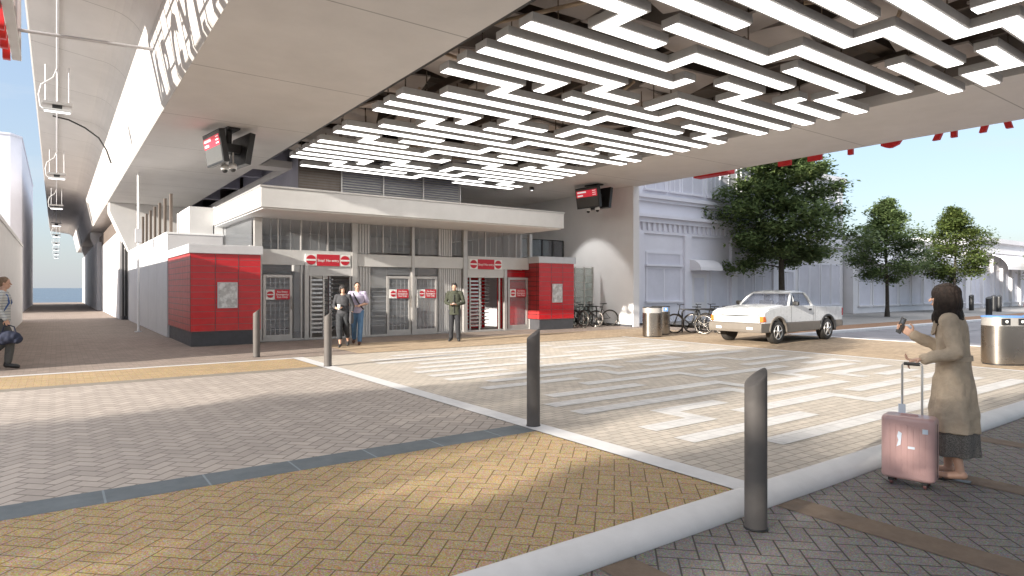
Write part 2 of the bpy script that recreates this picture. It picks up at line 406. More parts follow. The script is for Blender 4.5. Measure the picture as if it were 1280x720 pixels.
# white pavers drawing a meander on the plaza
def gy(k): return 7.83 + 0.585*k
GP = [[(5.4,-3),(8.62,-3),(8.62,-4),(11.0,-4)], [(5.43,-2),(9.1,-2),(9.1,-3),(11.03,-3),(11.03,-2),(13.7,-2)], [(5.9,-1),(7.87,-1)],
      [(7.1,0),(9.5,0),(9.5,-1),(12.1,-1)], [(5.5,1),(7.5,1)], [(6.0,2),(8.53,2),(8.53,1),(11.1,1)], [(5.5,3),(9.2,3),(9.2,2)],
      [(7.58,-4),(6.4,-4),(6.4,-5),(5.42,-5)], [(5.34,-6),(7.8,-6)], [(6.0,-7),(13.6,-7)], [(7.15,-5),(9.43,-5),(9.43,-6),(13.4,-6)],
      [(10.05,-5),(12.1,-5)], [(13.95,-3),(11.83,-3),(11.83,-4)], [(12.35,-4),(13.7,-4)], [(11.6,0),(14.1,0)], [(12.9,-1),(14.2,-1),(14.2,-2)],
      [(10.2,0),(10.9,0)], [(9.9,2),(12.4,2),(12.4,1),(14.0,1)], [(10.0,3),(11.6,3),(11.6,4)], [(12.3,3),(14.2,3)], [(5.5,4),(7.2,4)], [(7.9,4),(10.4,4)],
      [(5.5,5),(8.4,5),(8.4,6),(10.2,6)], [(9.4,5),(12.6,5),(12.6,4),(14.2,4)], [(5.8,6),(7.5,6)], [(6.2,7),(9.4,7),(9.4,8)], [(11.0,6),(14.1,6)],
      [(10.2,7),(12.1,7),(12.1,8),(14.0,8)], [(5.5,8),(8.2,8)], [(5.6,9),(10.0,9)], [(10.8,9),(13.6,9)], [(12.9,7),(14.2,7)], [(6.4,10),(11.2,10)], [(11.9,10),(14.2,10)],
      [(12.5,-5),(14.2,-5)]]
def strip_boxes(pts, w):
    """axis-aligned run of rectangles with square corners that never overlap"""
    out = []; h = w/2
    for i in range(len(pts)-1):
        (xa, ya), (xb, yb) = pts[i], pts[i+1]
        dx = (xb > xa) - (xb < xa); dy = (yb > ya) - (yb < ya)
        s0 = -h if i == 0 and False else (h if i else 0); s1 = h if i < len(pts)-2 else 0
        xa += dx*s0; ya += dy*s0; xb += dx*s1; yb += dy*s1
        if dx: out.append((min(xa,xb), ya-h, max(xa,xb), ya+h))
        else: out.append((xa-h, min(ya,yb), xa+h, max(ya,yb)))
    return out
g_ = MB()
for pl in GP:
    for (a, b_, c, d) in strip_boxes([(x, gy(k)) for x, k in pl], 0.275): g_.quad((a,b_,0.006),(c,b_,0.006),(c,d,0.006),(a,d,0.006))
tag(g_.build('paving_pattern', M['maze']), kind='structure')

# ------------------------------------------------------------------ the rail viaduct overhead
ZS = 5.8
RX0, RX1 = 5.62, 15.35
vd = empty('rail_viaduct', (0, 0, 0), 0, 'pale concrete railway viaduct spanning overhead with a long recess of white lights', 'viaduct')
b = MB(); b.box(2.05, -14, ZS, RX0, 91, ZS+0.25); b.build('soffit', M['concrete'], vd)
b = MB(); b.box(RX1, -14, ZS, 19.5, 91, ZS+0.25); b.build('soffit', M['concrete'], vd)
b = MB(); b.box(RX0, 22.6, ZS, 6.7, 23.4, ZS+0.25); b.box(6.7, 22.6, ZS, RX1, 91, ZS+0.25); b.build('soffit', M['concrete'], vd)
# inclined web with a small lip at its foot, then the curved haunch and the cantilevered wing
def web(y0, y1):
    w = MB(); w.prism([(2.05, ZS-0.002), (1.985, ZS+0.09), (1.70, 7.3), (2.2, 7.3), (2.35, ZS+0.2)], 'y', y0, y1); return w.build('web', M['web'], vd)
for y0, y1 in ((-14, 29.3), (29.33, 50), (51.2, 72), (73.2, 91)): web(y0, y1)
prof = [(1.70, 7.28)]
for i in range(0, 9):
    a = PI/2*i/8; prof.append((1.70 - 0.75*(1-math.cos(a)) - 0.0, 7.28 + 0.72*math.sin(a)))
prof += [(-0.55, 8.22), (-0.55, 8.75), (2.3, 8.75), (2.3, 7.28)]
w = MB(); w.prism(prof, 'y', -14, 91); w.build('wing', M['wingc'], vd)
b = MB(); b.box(-0.62, -14, 8.6, -0.35, 91, 9.4); b.box(19.3, -14, 8.6, 19.55, 91, 9.4); b.build('parapet', M['concrete_plain'], vd)
b = MB(); b.box(19.3, -14, ZS+0.26, 19.5, 91, 8.6); b.build('fascia', M['concrete_plain'], vd)
b = MB(); b.box(2.31, -14, 8.55, 19.29, 91, 8.75); b.build('deck', M['recess'], vd)
# the recess: sides, dark top, cross beams, loose ceiling panels and braces
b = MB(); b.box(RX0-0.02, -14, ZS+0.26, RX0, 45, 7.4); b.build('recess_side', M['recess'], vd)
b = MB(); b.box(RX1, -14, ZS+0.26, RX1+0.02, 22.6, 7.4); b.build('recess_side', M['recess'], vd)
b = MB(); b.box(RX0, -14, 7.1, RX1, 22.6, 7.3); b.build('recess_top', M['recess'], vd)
b = MB(); b.box(RX0+0.02, 23.42, 6.5, 6.68, 45, 6.6); b.build('slot_top', M['lavender'], vd)  # closes the slot; its blue tone stands in for light from the sky
for yy in (26.2, 29.8, 34, 38.5):
    b = MB(); b.box(RX0+0.05, yy, 6.0, 6.62, yy+0.35, 6.48); b.build('slot_rib', M['lavender'], vd)
b = MB(); b.box(RX0, -14, ZS+0.02, RX0+0.09, 22.5, ZS+0.2); b.build('edge_angle', M['dark'], vd)
for i, yy in enumerate([-5, -1.2, 2.4, 6.1, 9.6, 13.2, 16.8, 20.2]):
    b = MB(); b.box(RX0+0.05, yy, 6.6, RX1-0.02, yy+0.22, 7.08); b.box(RX0+0.05, yy-0.06, 6.56, RX1-0.02, yy+0.28, 6.6); b.build('beam', M['brown'], vd)
for i, xx in enumerate([7.4, 9.9, 12.4, 14.2]):
    b = MB(); b.box(xx, -14, 6.32, xx+0.1, 22.4, 6.50); b.build('purlin', M['brown'], vd)
rr = random.Random(3)
np_ = 0
for yy in [y*1.35 - 3 for y in range(19)]:
    for xx in (6.5, 8.1, 9.7, 11.3, 12.9, 14.4):
        if rr.random() < 0.74 and np_ < 96:
            Mx = Matrix.Translation((xx+rr.uniform(-.25,.25), yy+rr.uniform(-.25,.25), 6.26+rr.uniform(-.1,.12))) @ Matrix.Rotation(rr.uniform(-.35,.35), 4, 'Z') @ Matrix.Rotation(rr.uniform(-.14,.14), 4, 'X') @ Matrix.Rotation(rr.uniform(-.14,.14), 4, 'Y')
            sx, sy = rr.uniform(.42,.78), rr.uniform(.35,.6)
            b = MB(); b.box(-sx, -sy, -0.02, sx, sy, 0.02, Mx); b.build('ceiling_panel', M['panel'], vd); np_ += 1
for i in range(26):
    xx, yy, a = rr.uniform(6, 14.6), rr.uniform(-2, 21), rr.uniform(0, PI)
    l = rr.uniform(.6, 1.2); d = Vector((math.cos(a), math.sin(a), 0))*l
    b = MB(); b.cyl(Vector((xx,yy,6.02))-d, Vector((xx,yy,6.06))+d, 0.035, n=6); b.build('brace', M['wood'] if i % 3 else M['lavender'], vd)
# hammerhead piers between the corridor wall and the deck
def pier(y):
    p = empty('viaduct_pier', (0, y, 0), 0, None, 'pier', 'hammerhead piers along the passage')
    b = MB(); b.prism([(2.92, 3.42), (2.12, 5.35), (2.12, ZS-0.004), (9.0, ZS-0.004), (9.0, 3.42)], 'y', 0, 1.3); b.build('pier_cap', M['concrete_plain'], p, 0.02)
    b = MB(); b.box(3.0, 0.1, 0, 7.5, 1.2, 3.42); b.build('column', M['concrete_plain'], p)
    return p
for y, t in ((36.6, 'nearest pale pier cap with sunlit sloping edge above the white wall'), (57.0, 'middle pale pier cap with sloping edge further down the passage'), (77.0, 'farthest pale pier cap with sloping edge at the end of the passage')):
    pier(y)['label'] = t

# ------------------------------------------------------------------ meander of light strips
PY = 0.628
def ly(r): return 7.75 + PY*r
pat = []
for b0 in (2, 7):
    pat += [[(5.85,b0),(9.05,b0),(9.05,b0+1),(10.25,b0+1)], [(5.85,b0+1),(8.08,b0+1),(8.08,b0+2)], [(5.85,b0+2),(7.45,b0+2),(7.45,b0+3),(10.0,b0+3)],
            [(8.85,b0+2),(11.73,b0+2),(11.73,b0+1),(15.1,b0+1)], [(10.9,b0+1.3),(10.9,b0),(15.1,b0)], [(12.75,b0+2),(14.1,b0+2),(14.1,b0+3),(15.1,b0+3)],
            [(6.55,b0+4),(10.65,b0+4),(10.65,b0+3),(13.27,b0+3)], [(12.35,b0+4),(15.1,b0+4)]]
pat += [[(5.85,0),(9.1,0),(9.1,-1),(12.05,-1)], [(11.02,-2),(13.4,-2),(13.4,-1),(15.1,-1)], [(12.95,-0.7),(12.95,0),(15.1,0)],
        [(5.85,1),(10.0,1),(10.0,0.3)], [(10.7,0),(11.8,0),(11.8,1),(15.1,1)], [(5.85,12),(8.65,12)], [(5.85,13),(6.9,13),(6.9,14),(8.2,14)],
        [(7.7,13),(10.25,13),(10.25,12),(14.3,12)]]
words_ = {2: 'straight', 3: 'hooked', 4: 'zigzag'}
strips = []
for off in (-15, 0, 15):
    for pl in pat:
        p = [(x, r+off) for x, r in pl]
        ym = sum(q[1] for q in p)/len(p)
        if -8.5 < ym < 21.6: strips.append(p)
strips.sort(key=lambda p: (sum(q[1] for q in p)/len(p), p[0][0]))
def ordw(n):
    one = ['zeroth','first','second','third','fourth','fifth','sixth','seventh','eighth','ninth','tenth','eleventh','twelfth','thirteenth','fourteenth','fifteenth','sixteenth','seventeenth','eighteenth','nineteenth']
    if n < 20: return one[n]
    te = {2: 'twent', 3: 'thirt', 4: 'fort', 5: 'fift', 6: 'sixt'}[n//10]
    return te + 'ieth' if n % 10 == 0 else te + 'y-' + one[n % 10]
cnt = {}
for p in strips:
    xm = sum(q[0] for q in p)/len(p)
    side = 'left side' if xm < 8.9 else 'middle' if xm < 11.6 else 'right side'
    kd = words_.get(len(p), 'zigzag')
    if len(p) == 4: kd = 'Z-shaped'
    cnt[(side, kd)] = cnt.get((side, kd), 0) + 1
    st = empty('light_strip', (p[0][0], ly(p[0][1]), 5.64), 0, '%s white light strip, %s such from the camera along the recess %s' % (kd, ordw(cnt[(side, kd)]), side), 'light strip', 'white light strips of the ceiling meander')
    L = [(x - p[0][0], ly(r) - ly(p[0][1])) for x, r in p]
    b = MB()
    for (a, b_, c, d) in strip_boxes(L, 0.35): b.box(a, b_, 0.012, c, d, 0.15)
    b.build('housing', M['housing'], st)
    b = MB()
    for (a, b_, c, d) in strip_boxes(L, 0.26): b.box(a, b_, 0.0, c, d, 0.011)
    b.build('diffuser', M['led'], st)
    for q in (0.2, 0.8):
        xa = L[0][0] + (L[1][0]-L[0][0])*q; ya = L[0][1] + (L[1][1]-L[0][1])*q
        MB().cyl((xa, ya, 0.15), (xa, ya, 0.9), 0.014, n=6).build('hanger', M['steel'], st)

# ------------------------------------------------------------------ wall under the right edge of the viaduct
b = MB(); b.box(19.25, 18.15, 0.0, 19.6, 40, ZS-0.003)
o = b.build('abutment_wall', M['wallwhite']); tag(o, 'tall pale abutment wall with an arched pool of light behind the bicycles', 'wall')
b = MB(); b.box(19.19, 18.2, 0.0, 19.245, 40, 0.09); b.build('skirting', M['plinth'], o)
b = MB(); b.box(6.7, 30.0, 0, 19.24, 30.3, ZS-0.003)
o = b.build('back_wall', M['wallwhite']); tag(o, 'pale back wall closing the space behind the station house', 'wall')

# ------------------------------------------------------------------ white corridor walls on the left
o = MB().box(2.92, 23.15, 0, 4.6, 36.5, 3.36).build('panel_wall', M['panel_wall'], bevel=0.012)
tag(o, 'white panelled wall running back along the passage behind the red kiosk', 'wall')
b = MB(); b.box(2.90, 23.13, 3.36, 4.62, 36.5, 3.42); b.build('coping', M['white'], o)
b = MB(); b.box(3.6, 23.3, 3.42, 4.32, 26.0, 4.32); b.build('upstand', M['offwhite'], o)
b = MB(); b.box(4.36, 23.3, 3.42, 4.66, 23.6, 4.36); b.build('corner_post', M['white'], o)
o = MB().box(2.62, 37.95, 0, 4.0, 54, 4.55).build('passage_wall', M['panel_wall'], bevel=0.012)
tag(o, 'sunlit white wall standing beyond the dark columns in the passage', 'wall')
b = MB(); b.box(2.66, 37.9, 4.55, 3.9, 86, 5.4); b.build('dark_void_fill', M['brown'], o)  # brown box added for the shaded void between wall top and deck
o = MB().box(2.4, 54.05, 0, 4.0, 86, 4.9).build('passage_wall', M['panel_wall'])
tag(o, 'farthest shaded white wall at the sea end of the passage', 'wall')
for i, (xc, t) in enumerate(((2.84, 'right dark slim column at the end of the white panelled wall'), (2.70, 'left dark slim column beside the sunlit white wall'))):
    c = empty('dark_column', (xc, 37.2, 0), 0, t, 'column', 'dark columns in the passage')
    MB().box(0, 0, 0, 0.085, 0.4, 4.4).build('shaft', M['dark'], c, 0.01); MB().box(-0.015, -0.03, 0, 0.10, 0.43, 0.18).build('base', M['plinth'], c, 0.01)
ft = empty('fin_screen', (3.3, 25.4, 3.42), 0, 'row of upright brown fins standing on top of the white panelled wall', 'screen')
for i in range(7): MB().box(0, 1.5*i, 0, 0.08, 1.5*i+0.22, 1.55).build('fin', M['brown'], ft)
MB().box(-0.02, -0.05, 0, 0.10, 9.4, 0.05).build('rail', M['brown'], ft)
pp = empty('slim_pole', (2.43, 26.6, 0), 0, 'slim white pole with a grey box in front of the panelled wall', 'pole')
MB().cyl((0,0,0),(0,0,ZS-0.005),0.042,n=10).build('shaft', M['white'], pp); MB().box(-.10,-.13,3.25,.10,.09,3.75).build('control_box', M['capmetal'], pp, 0.01)
MB().cyl((0,0,0),(0,0,0.03),0.12,n=12).build('base_plate', M['capmetal'], pp)

# buildings on the left of the passage
lb = empty('low_building', (-1.3, 15.6, 0), 0, 'low plain beige building beside the passage behind the striped walker', 'building')
MB().box(-14, 0, 0, 0, 22.6, 3.55).build('wall', M['offwhite'], lb); MB().box(-14.05, -0.05, 3.55, 0.03, 22.65, 3.68).build('coping', M['offwhite'], lb)
tb = empty('tall_building', (-1.8, 51, 0), 0, 'tall white block with chamfered corner at the far left of the passage', 'building')
b = MB(); b.prism([(-12,0),(-0.55,0),(0,0.9),(0,25),(-12,25)], 'z', 0, 11.3); b.build('wall', M['bwhite'], tb)
MB().prism([(-12.05,-.05),(-0.53,-.05),(0.04,.88),(0.04,25),(-12.05,25)], 'z', 11.3, 11.42).build('roof', M['bwhite'], tb)
# ------------------------------------------------------------------ station house
YD = 19.6                                # plane of the doors
sh = empty('station_house', (4.3, 17.2, 0), 0, 'glazed station house with broad white canopy and turnstile bays', 'station')
SX, SY = 4.3, 17.2
def part(mb, name, mt, bevel=0, par=None):
    o = mb.build(name, mt, par or sh, bevel)
    if par is None: o.location = (-SX, -SY, 0)
    return o
def fx(u):                                # facade position from the picture's own measure along the front
    a = (u-640)/790.0; th = math.radians(35.811)
    dx, dy = math.sin(th)+a*math.cos(th), math.cos(th)-a*math.sin(th)
    return dx/dy*YD
b = MB(); b.box(4.33, 17.2, 3.72, 14.7, 26.0, 4.25); part(b, 'canopy', M['offwhite'], 0.015)
b = MB(); b.box(4.31, 17.18, 4.25, 14.72, 26.0, 4.30); part(b, 'canopy_edge', M['frame'])
b = MB(); b.box(4.40, 17.28, 3.69, 14.62, 25.9, 3.718); part(b, 'canopy_soffit', M['white'])
b = MB(); b.box(4.95, 25.7, 0, 14.9, 25.8, 3.68); b.box(14.75, YD+0.3, 0, 14.85, 25.69, 3.68); part(b, 'back_wall', M['inner'])
b = MB()
for i in range(12): b.box(5.0, 25.5, 0.3+0.28*i, 14.7, 25.56, 0.42+0.28*i)
part(b, 'inner_louvre', M['louvre'])
for x0, x1, z0, z1 in ((7.0, 8.3, 0, 3.6), (9.9, 10.7, 1.6, 3.6), (12.0, 12.8, 0, 3.6)):
    b = MB(); b.box(x0, 23.2, z0, x1, 23.5, z1); part(b, 'inner_panel', M['corr'])
b = MB(); b.box(4.4, YD-0.2, 0.0, 15.1, 29, 0.012); part(b, 'floor', M['walk'])
# columns and posts
def post(u, w, d=0.14, z1=3.69, mt='frame', y=YD):
    x = fx(u); b = MB(); b.box(x-w/2, y-d, 0.012, x+w/2, y+0.02, z1); return part(b, 'post', M[mt], 0.006)
for u, w in ((321.5, 0.22), (441.5, 0.17), (514.5, 0.10), (579.5, 0.17), (661, 0.14)): post(u, w)
for u, w in ((382, 0.13), (630, 0.13)): post(u, w, 0.12, 2.3)
post(376, 0.05, 0.06, 3.69)
# beams
def bar_(u0, u1, z0, z1, mt='beam', y=YD-0.10, d=0.12, name='beam'):
    b = MB(); b.box(fx(u0), y, z0, fx(u1), y+d, z1); return part(b, name, M[mt], 0.004)
bar_(325, 439, 2.30, 2.76); bar_(444, 513, 2.30, 2.70); bar_(516.5, 577, 2.30, 2.70); bar_(583, 660, 2.30, 2.76)
bar_(384.5, 439, 1.98, 2.298, 'offwhite', YD-0.095); bar_(583, 628, 1.98, 2.298, 'offwhite', YD-0.095)
bar_(325, 660, 0.012, 0.06, 'frame', YD-0.09, 0.1, 'sill')
# upper glazing
for u0, u1 in ((326, 375), (377.5, 439), (444, 513), (516.5, 577), (583, 627), (628, 659)):
    b = MB(); b.box(fx(u0), YD-0.03, 2.765, fx(u1), YD-0.015, 3.685); part(b, 'upper_pane', M['glass'])
    g = MB(); nn = max(2, int((fx(u1)-fx(u0))/0.24))
    for i in range(1, nn): xa = fx(u0)+(fx(u1)-fx(u0))*i/nn; g.box(xa-0.009, YD-0.012, 2.77, xa+0.009, YD+0.004, 3.68)
    part(g, 'glazing_bar', M['frame'])
for u in (347, 409, 478, 548, 606, 644):
    b = MB(); b.box(fx(u)-0.02, YD-0.06, 2.765, fx(u)+0.02, YD-0.032, 3.685); part(b, 'mullion', M['frame'])
# left side of the upper storey: glass above the kiosk roof
b = MB(); b.box(4.68, YD+0.05, 2.86, 4.70, 25.0, 3.685); part(b, 'side_pane', M['glass'])
b = MB(); b.box(4.64, 23.3, 2.86, 4.73, 23.6, 3.69); part(b, 'post', M['white']); b = MB(); b.box(4.63, YD+0.03, 2.76, 4.74, 25, 2.86); part(b, 'beam', M['beam'])
# ribbed panels beside the doors
def ribbed(u0, u1, z0, z1):
    x0, x1 = fx(u0), fx(u1); b = MB(); b.box(x0, YD, z0, x1, YD+0.05, z1)
    n = max(2, int((x1-x0)/0.085))
    for i in range(n):
        xa = x0+(x1-x0)*(i+0.25)/n; b.box(xa, YD-0.035, z0, xa+(x1-x0)/n*0.5, YD, z1)
    return part(b, 'ribbed_panel', M['corr'])
ribbed(444.5, 463, 0.062, 2.299); ribbed(548, 576.5, 0.062, 2.299); ribbed(444.5, 462, 2.72, 3.68); ribbed(548, 565, 2.72, 3.68)
# doors
def door(u0, u1, handle_right=True, label=None, lattice=True, redback=False):
    x0, x1 = fx(u0), fx(u1); z1 = 2.0
    b = MB(); w = 0.085
    b.box(x0, YD-0.08, 0.062, x0+w, YD-0.02, z1); b.box(x1-w, YD-0.08, 0.062, x1, YD-0.02, z1)
    b.box(x0+w, YD-0.08, z1-w, x1-w, YD-0.02, z1); b.box(x0+w, YD-0.08, 0.062, x1-w, YD-0.02, 0.19)
    d = part(b, 'door', M['frame'], 0.004)
    g = MB(); g.box(x0+w, YD-0.06, 0.19, x1-w, YD-0.05, z1-w); g.build('pane', M['glass'], d)
    if lattice:
        g = MB(); n = 5
        for i in range(1, n): xa = x0+w+(x1-x0-2*w)*i/n; g.box(xa-0.008, YD-0.047, 0.19, xa+0.008, YD-0.035, z1-w)
        for i in range(1, 11): za = 0.19+(z1-w-0.19)*i/11; g.box(x0+w, YD-0.033, za-0.007, x1-w, YD-0.022, za+0.007)
        g.build('lattice', M['bar'], d)
    hx = x1-w*0.5 if handle_right else x0+w*0.5
    g = MB(); g.cyl((hx, YD-0.13, 0.95), (hx, YD-0.13, 1.35), 0.014, n=8); g.cyl((hx, YD-0.13, 1.0), (hx, YD-0.07, 1.0), 0.01, n=6); g.cyl((hx, YD-0.13, 1.3), (hx, YD-0.07, 1.3), 0.01, n=6)
    g.build('handle', M['steel'], d)
    return d, x0, x1
doors = [door(328, 364.5), door(482.5, 512.5, True), door(517, 545.5, False), door(633.5, 658.5, True, lattice=False)]
b = MB(); b.box(fx(366), YD-0.05, 0.062, fx(379), YD-0.04, 2.29); part(b, 'side_pane', M['glass'])
b = MB(); b.box(fx(328), YD-0.05, 2.03, fx(364.5), YD-0.04, 2.29); part(b, 'transom_pane', M['glass'])
b = MB(); b.box(fx(482.5), YD-0.05, 2.03, fx(545.5), YD-0.04, 2.29); part(b, 'transom_pane', M['glass'])
b = MB(); b.box(fx(463.5), YD-0.05, 0.062, fx(482), YD-0.04, 2.29); part(b, 'side_pane', M['glass'])
b = MB()
for i in range(9): za = 0.35+0.16*i; b.box(fx(463.5), YD-0.02, za, fx(482), YD-0.005, za+0.02)
part(b, 'guard_rail', M['bar'])
b = MB(); b.box(fx(625), YD+0.15, 0.062, fx(660), YD+0.2, 2.29); b.box(fx(592), YD+1.5, 0.02, fx(632), YD+1.55, 2.2); part(b, 'red_screen', M['red'])
# full-height turnstiles
def turnstile(u0, u1, redp=False):
    x0, x1 = fx(u0), fx(u1); w = x1-x0; cx = x0+w*0.63
    b = MB(); b.box(x0, YD-0.06, 0.062, x0+0.05, YD, 1.979); b.box(x0+w*0.30, YD-0.06, 0.062, x0+w*0.30+0.06, YD, 1.979); b.box(x1-0.05, YD-0.06, 0.062, x1, YD, 1.979)
    t = part(b, 'turnstile', M['frame'])
    b = MB(); b.cyl((cx, YD+0.55, 0.07), (cx, YD+0.55, 2.2), 0.055, n=10)
    b.build('rotor_shaft', M['bar'], t)
    b = MB()
    for i in range(13):
        z = 0.25+0.135*i
        for a in (0.35, 0.35+2*PI/3, 0.35+4*PI/3): b.cyl((cx, YD+0.55, z), (cx+math.cos(a)*w*0.40, YD+0.55+math.sin(a)*0.5, z), 0.019, n=6)
    b.build('rotor_arm', M['bar'], t)
    b = MB()
    for i in range(13):
        z = 0.2+0.135*i; b.box(x0+0.055, YD-0.045, z, x0+w*0.30-0.005, YD-0.02, z+0.055)
    b.build('comb', M['bar'], t)
    if redp:
        b = MB(); b.box(x0+w*0.42, YD+0.9, 0.07, x1-0.06, YD+0.95, 2.2); b.build('screen', M['red'], t)
    return t
turnstile(387, 438); turnstile(586, 624, True)

# louvred box above the canopy, in front of the recess
lv = empty('plant_enclosure', (6.72, 21.8, 4.26), 0, 'grey louvred plant enclosure rising above the canopy into the ceiling recess', 'enclosure')
MB().box(0.03, 0.05, 0, 6.4, 8.0, 2.75).build('wall', M['lavender'], lv)
MB().box(0.0, -0.02, 0, 1.5, 0.03, 2.8).build('mesh_screen', M['meshdark'], lv)
b = MB()
for i in range(30): z = 0.06+0.092*i; b.prism([(-0.06, z), (0.03, z+0.05), (0.03, z+0.062), (-0.06, z+0.014)], 'x', 1.52, 6.42)
b.build('louvre', M['louvre'], lv)
b = MB()
for i in range(30): z = 0.06+0.092*i; b.box(0.02, -0.04, z, 1.48, -0.025, z+0.03)
b.build('mesh_bar', M['brown'], lv)
for x in (1.5, 3.1, 4.75, 6.4): MB().box(x-0.025, -0.09, 0, x+0.025, -0.065, 2.78).build('post', M['louvre'], lv)

# ------------------------------------------------------------------ red kiosks
def kiosk(x0, x1, y0, y1, lbl):
    k = empty('red_kiosk', (x0, y0, 0), 0, lbl, 'kiosk')
    w, d = x1-x0, y1-y0
    MB().box(0.02, 0.02, 0, w-0.02, d-0.02, 0.40).build('plinth', M['plinth'], k)
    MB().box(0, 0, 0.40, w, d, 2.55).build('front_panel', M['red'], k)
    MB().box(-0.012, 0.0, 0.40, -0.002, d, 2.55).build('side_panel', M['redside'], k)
    MB().box(-0.06, -0.06, 2.55, w+0.06, d+0.04, 2.80).build('roof_cap', M['capmetal'], k, 0.012)
    b = MB()
    for f in (0.34, 0.67): b.box(w*f-0.006, -0.004, 0.41, w*f+0.006, 0.0, 2.545)
    b.build('panel_joint', M['plinth'], k)
    return k
k1 = kiosk(2.96, 4.78, 19.0, 23.1, 'large red tiled kiosk on dark plinth left of the glass doors')
k2 = kiosk(14.88, 16.62, 18.85, 20.6, 'smaller red tiled kiosk right of the red turnstile near bicycles')
def poster(x, y, w, h, z, lbl):
    p = empty('notice', (x, y, z), 0, lbl, 'notice', 'framed grey maps on the kiosks')
    MB().box(-w/2, -0.03, -h/2, w/2, 0, h/2).build('frame', M['capmetal'], p, 0.004)
    m = M.get('mapm')
    if m is None:
        m = mat('map_print', (0.55, 0.54, 0.53), 0.4); n = N(m); bs = n.n['Principled BSDF']
        v = n.new('ShaderNodeTexVoronoi', feature='F1'); v.inputs['Scale'].default_value = 7.0
        n.l.new(n.obj(), v.inputs['Vector'])
        c = n.mix(n.ramp(n.noise(5.5, 4, 0.6, n.obj()), (0.45, 0.0), (0.6, 1.0)), n.ramp(v.outputs['Distance'], (0.2, (0.36,0.35,0.345)), (0.55, (0.46,0.45,0.44))), (0.74, 0.74, 0.73))
        n.l.new(c, bs.inputs['Base Color']); M['mapm'] = m
    MB().box(-w/2+0.02, -0.034, -h/2+0.02, w/2-0.02, -0.0305, h/2-0.02).build('print', m, p)
poster(3.89, 18.996, 0.52, 0.72, 1.40, 'framed pale map on the front of the large left kiosk')
poster(15.75, 18.846, 0.50, 0.72, 1.40, 'framed pale map on the front of the smaller right kiosk')

# ------------------------------------------------------------------ signs on the front
def disc(b, cx, cz, r, y, n=28):
    b.add([(cx+r*math.cos(2*PI*i/n), y, cz+r*math.sin(2*PI*i/n)) for i in range(n)], [tuple(range(n))])
def noentry(par, cx, cz, r, y):
    b = MB(); b.lathe([(0.0, 0), (r, 0), (r, 0.006), (0.0, 0.006)], (cx, y-0.006, cz), 'y', 28, False); b.build('red_disc', M['signred'], par)
    MB().box(cx-r*0.98, y-0.010, cz-r*0.17, cx+r*0.98, y-0.0065, cz+r*0.17).build('white_bar', M['signwhite'], par)
def bigsign(u0, u1, lbl):
    x0, x1 = fx(u0), fx(u1); w = x1-x0; h = 0.36; y = YD-0.135
    s = empty('entry_sign', ((x0+x1)/2, y, 2.29), 0, lbl, 'sign', 'stop signs over the turnstiles')
    MB().box(-w/2, 0, 0, w/2, 0.03, h).build('panel', M['signwhite'], s)
    pw = w*0.245
    MB().box(-w/2+pw, -0.004, 0.0, w/2-pw, -0.0005, h).build('red_panel', M['signred'], s)
    for c in (-w/2+pw/2, w/2-pw/2): noentry(s, c, h/2, pw*0.43, -0.001)
    letters('Stop! No entry', 0.112, M['signwhite'], s, Matrix.Translation((0, -0.006, h*0.47)) @ FRONT, 0.001, 0.001)
bigsign(380, 436, 'wide red and white stop sign over the left turnstile'); bigsign(584.5, 625, 'wide red and white stop sign over the red turnstile')
def doorsign(u0, u1, z0, lbl):
    x0, x1 = fx(u0), fx(u1); w = x1-x0; h = 0.30; y = YD-0.10
    s = empty('door_sign', ((x0+x1)/2, y, z0), 0, lbl, 'sign', 'exit signs on the doors')
    MB().box(-w/2, 0, 0, w/2, 0.012, h).build('panel', M['signwhite'], s)
    pw = w*0.37
    MB().box(-w/2+pw, -0.004, 0, w/2, -0.0005, h).build('red_panel', M['signred'], s)
    noentry(s, -w/2+pw/2, h/2, min(pw*0.38, h*0.4), -0.001)
    letters('No Entry\nEmergency\nExit Only', 0.085*w/0.72, M['signwhite'], s, Matrix.Translation((pw/2, -0.006, h/2)) @ FRONT, 0.001, 0.001)
doorsign(331, 361, 1.255, 'small red exit sign on the single door beside the left kiosk')
doorsign(485.5, 509, 1.255, 'small red exit sign on the left leaf of the double doors')
doorsign(521.5, 543.5, 1.255, 'small red exit sign on the right leaf of the double doors')
doorsign(635.5, 655.5, 1.255, 'small red exit sign on the door beside the right kiosk')

# green glass windscreen and dark glazed cage behind the right kiosk
gs = empty('glass_screen', (17.35, 20.15, 0.0), 0, 'green glass windscreen with thin grid behind the parked bicycles', 'screen')
MB().box(0, 0, 0.03, 1.5, 0.02, 2.45).build('pane', M['gglass'], gs)
b = MB()
for i in range(4): b.box(1.5*i/3-0.02, -0.02, 0, 1.5*i/3+0.02, 0.04, 2.5)
for i in range(9): z = 0.05+0.3*i; b.box(0, -0.034, z-0.012, 1.5, -0.022, z+0.008)
b.build('frame', M['frame'], gs)
cg = empty('glass_cage', (14.9, 20.9, 2.81), 0, 'dark glazed balustrade above the smaller red kiosk', 'balustrade')
MB().box(0, 0, 0.02, 2.9, 0.02, 0.80).build('pane', M['dglass'], cg)
b = MB()
for i in range(6): b.box(2.9*i/5-0.03, -0.03, 0, 2.9*i/5+0.03, 0.05, 0.82)
b.box(0, -0.03, 0.80, 2.9, 0.05, 0.84); b.build('frame', M['dark'], cg)
MB().box(0, -0.05, -0.09, 2.9, 1.5, 0.0).build('floor', M['offwhite'], cg)
MB().box(0.1, 0.2, -2.81, 2.0, 1.4, -0.09).build('base', M['offwhite'], cg)

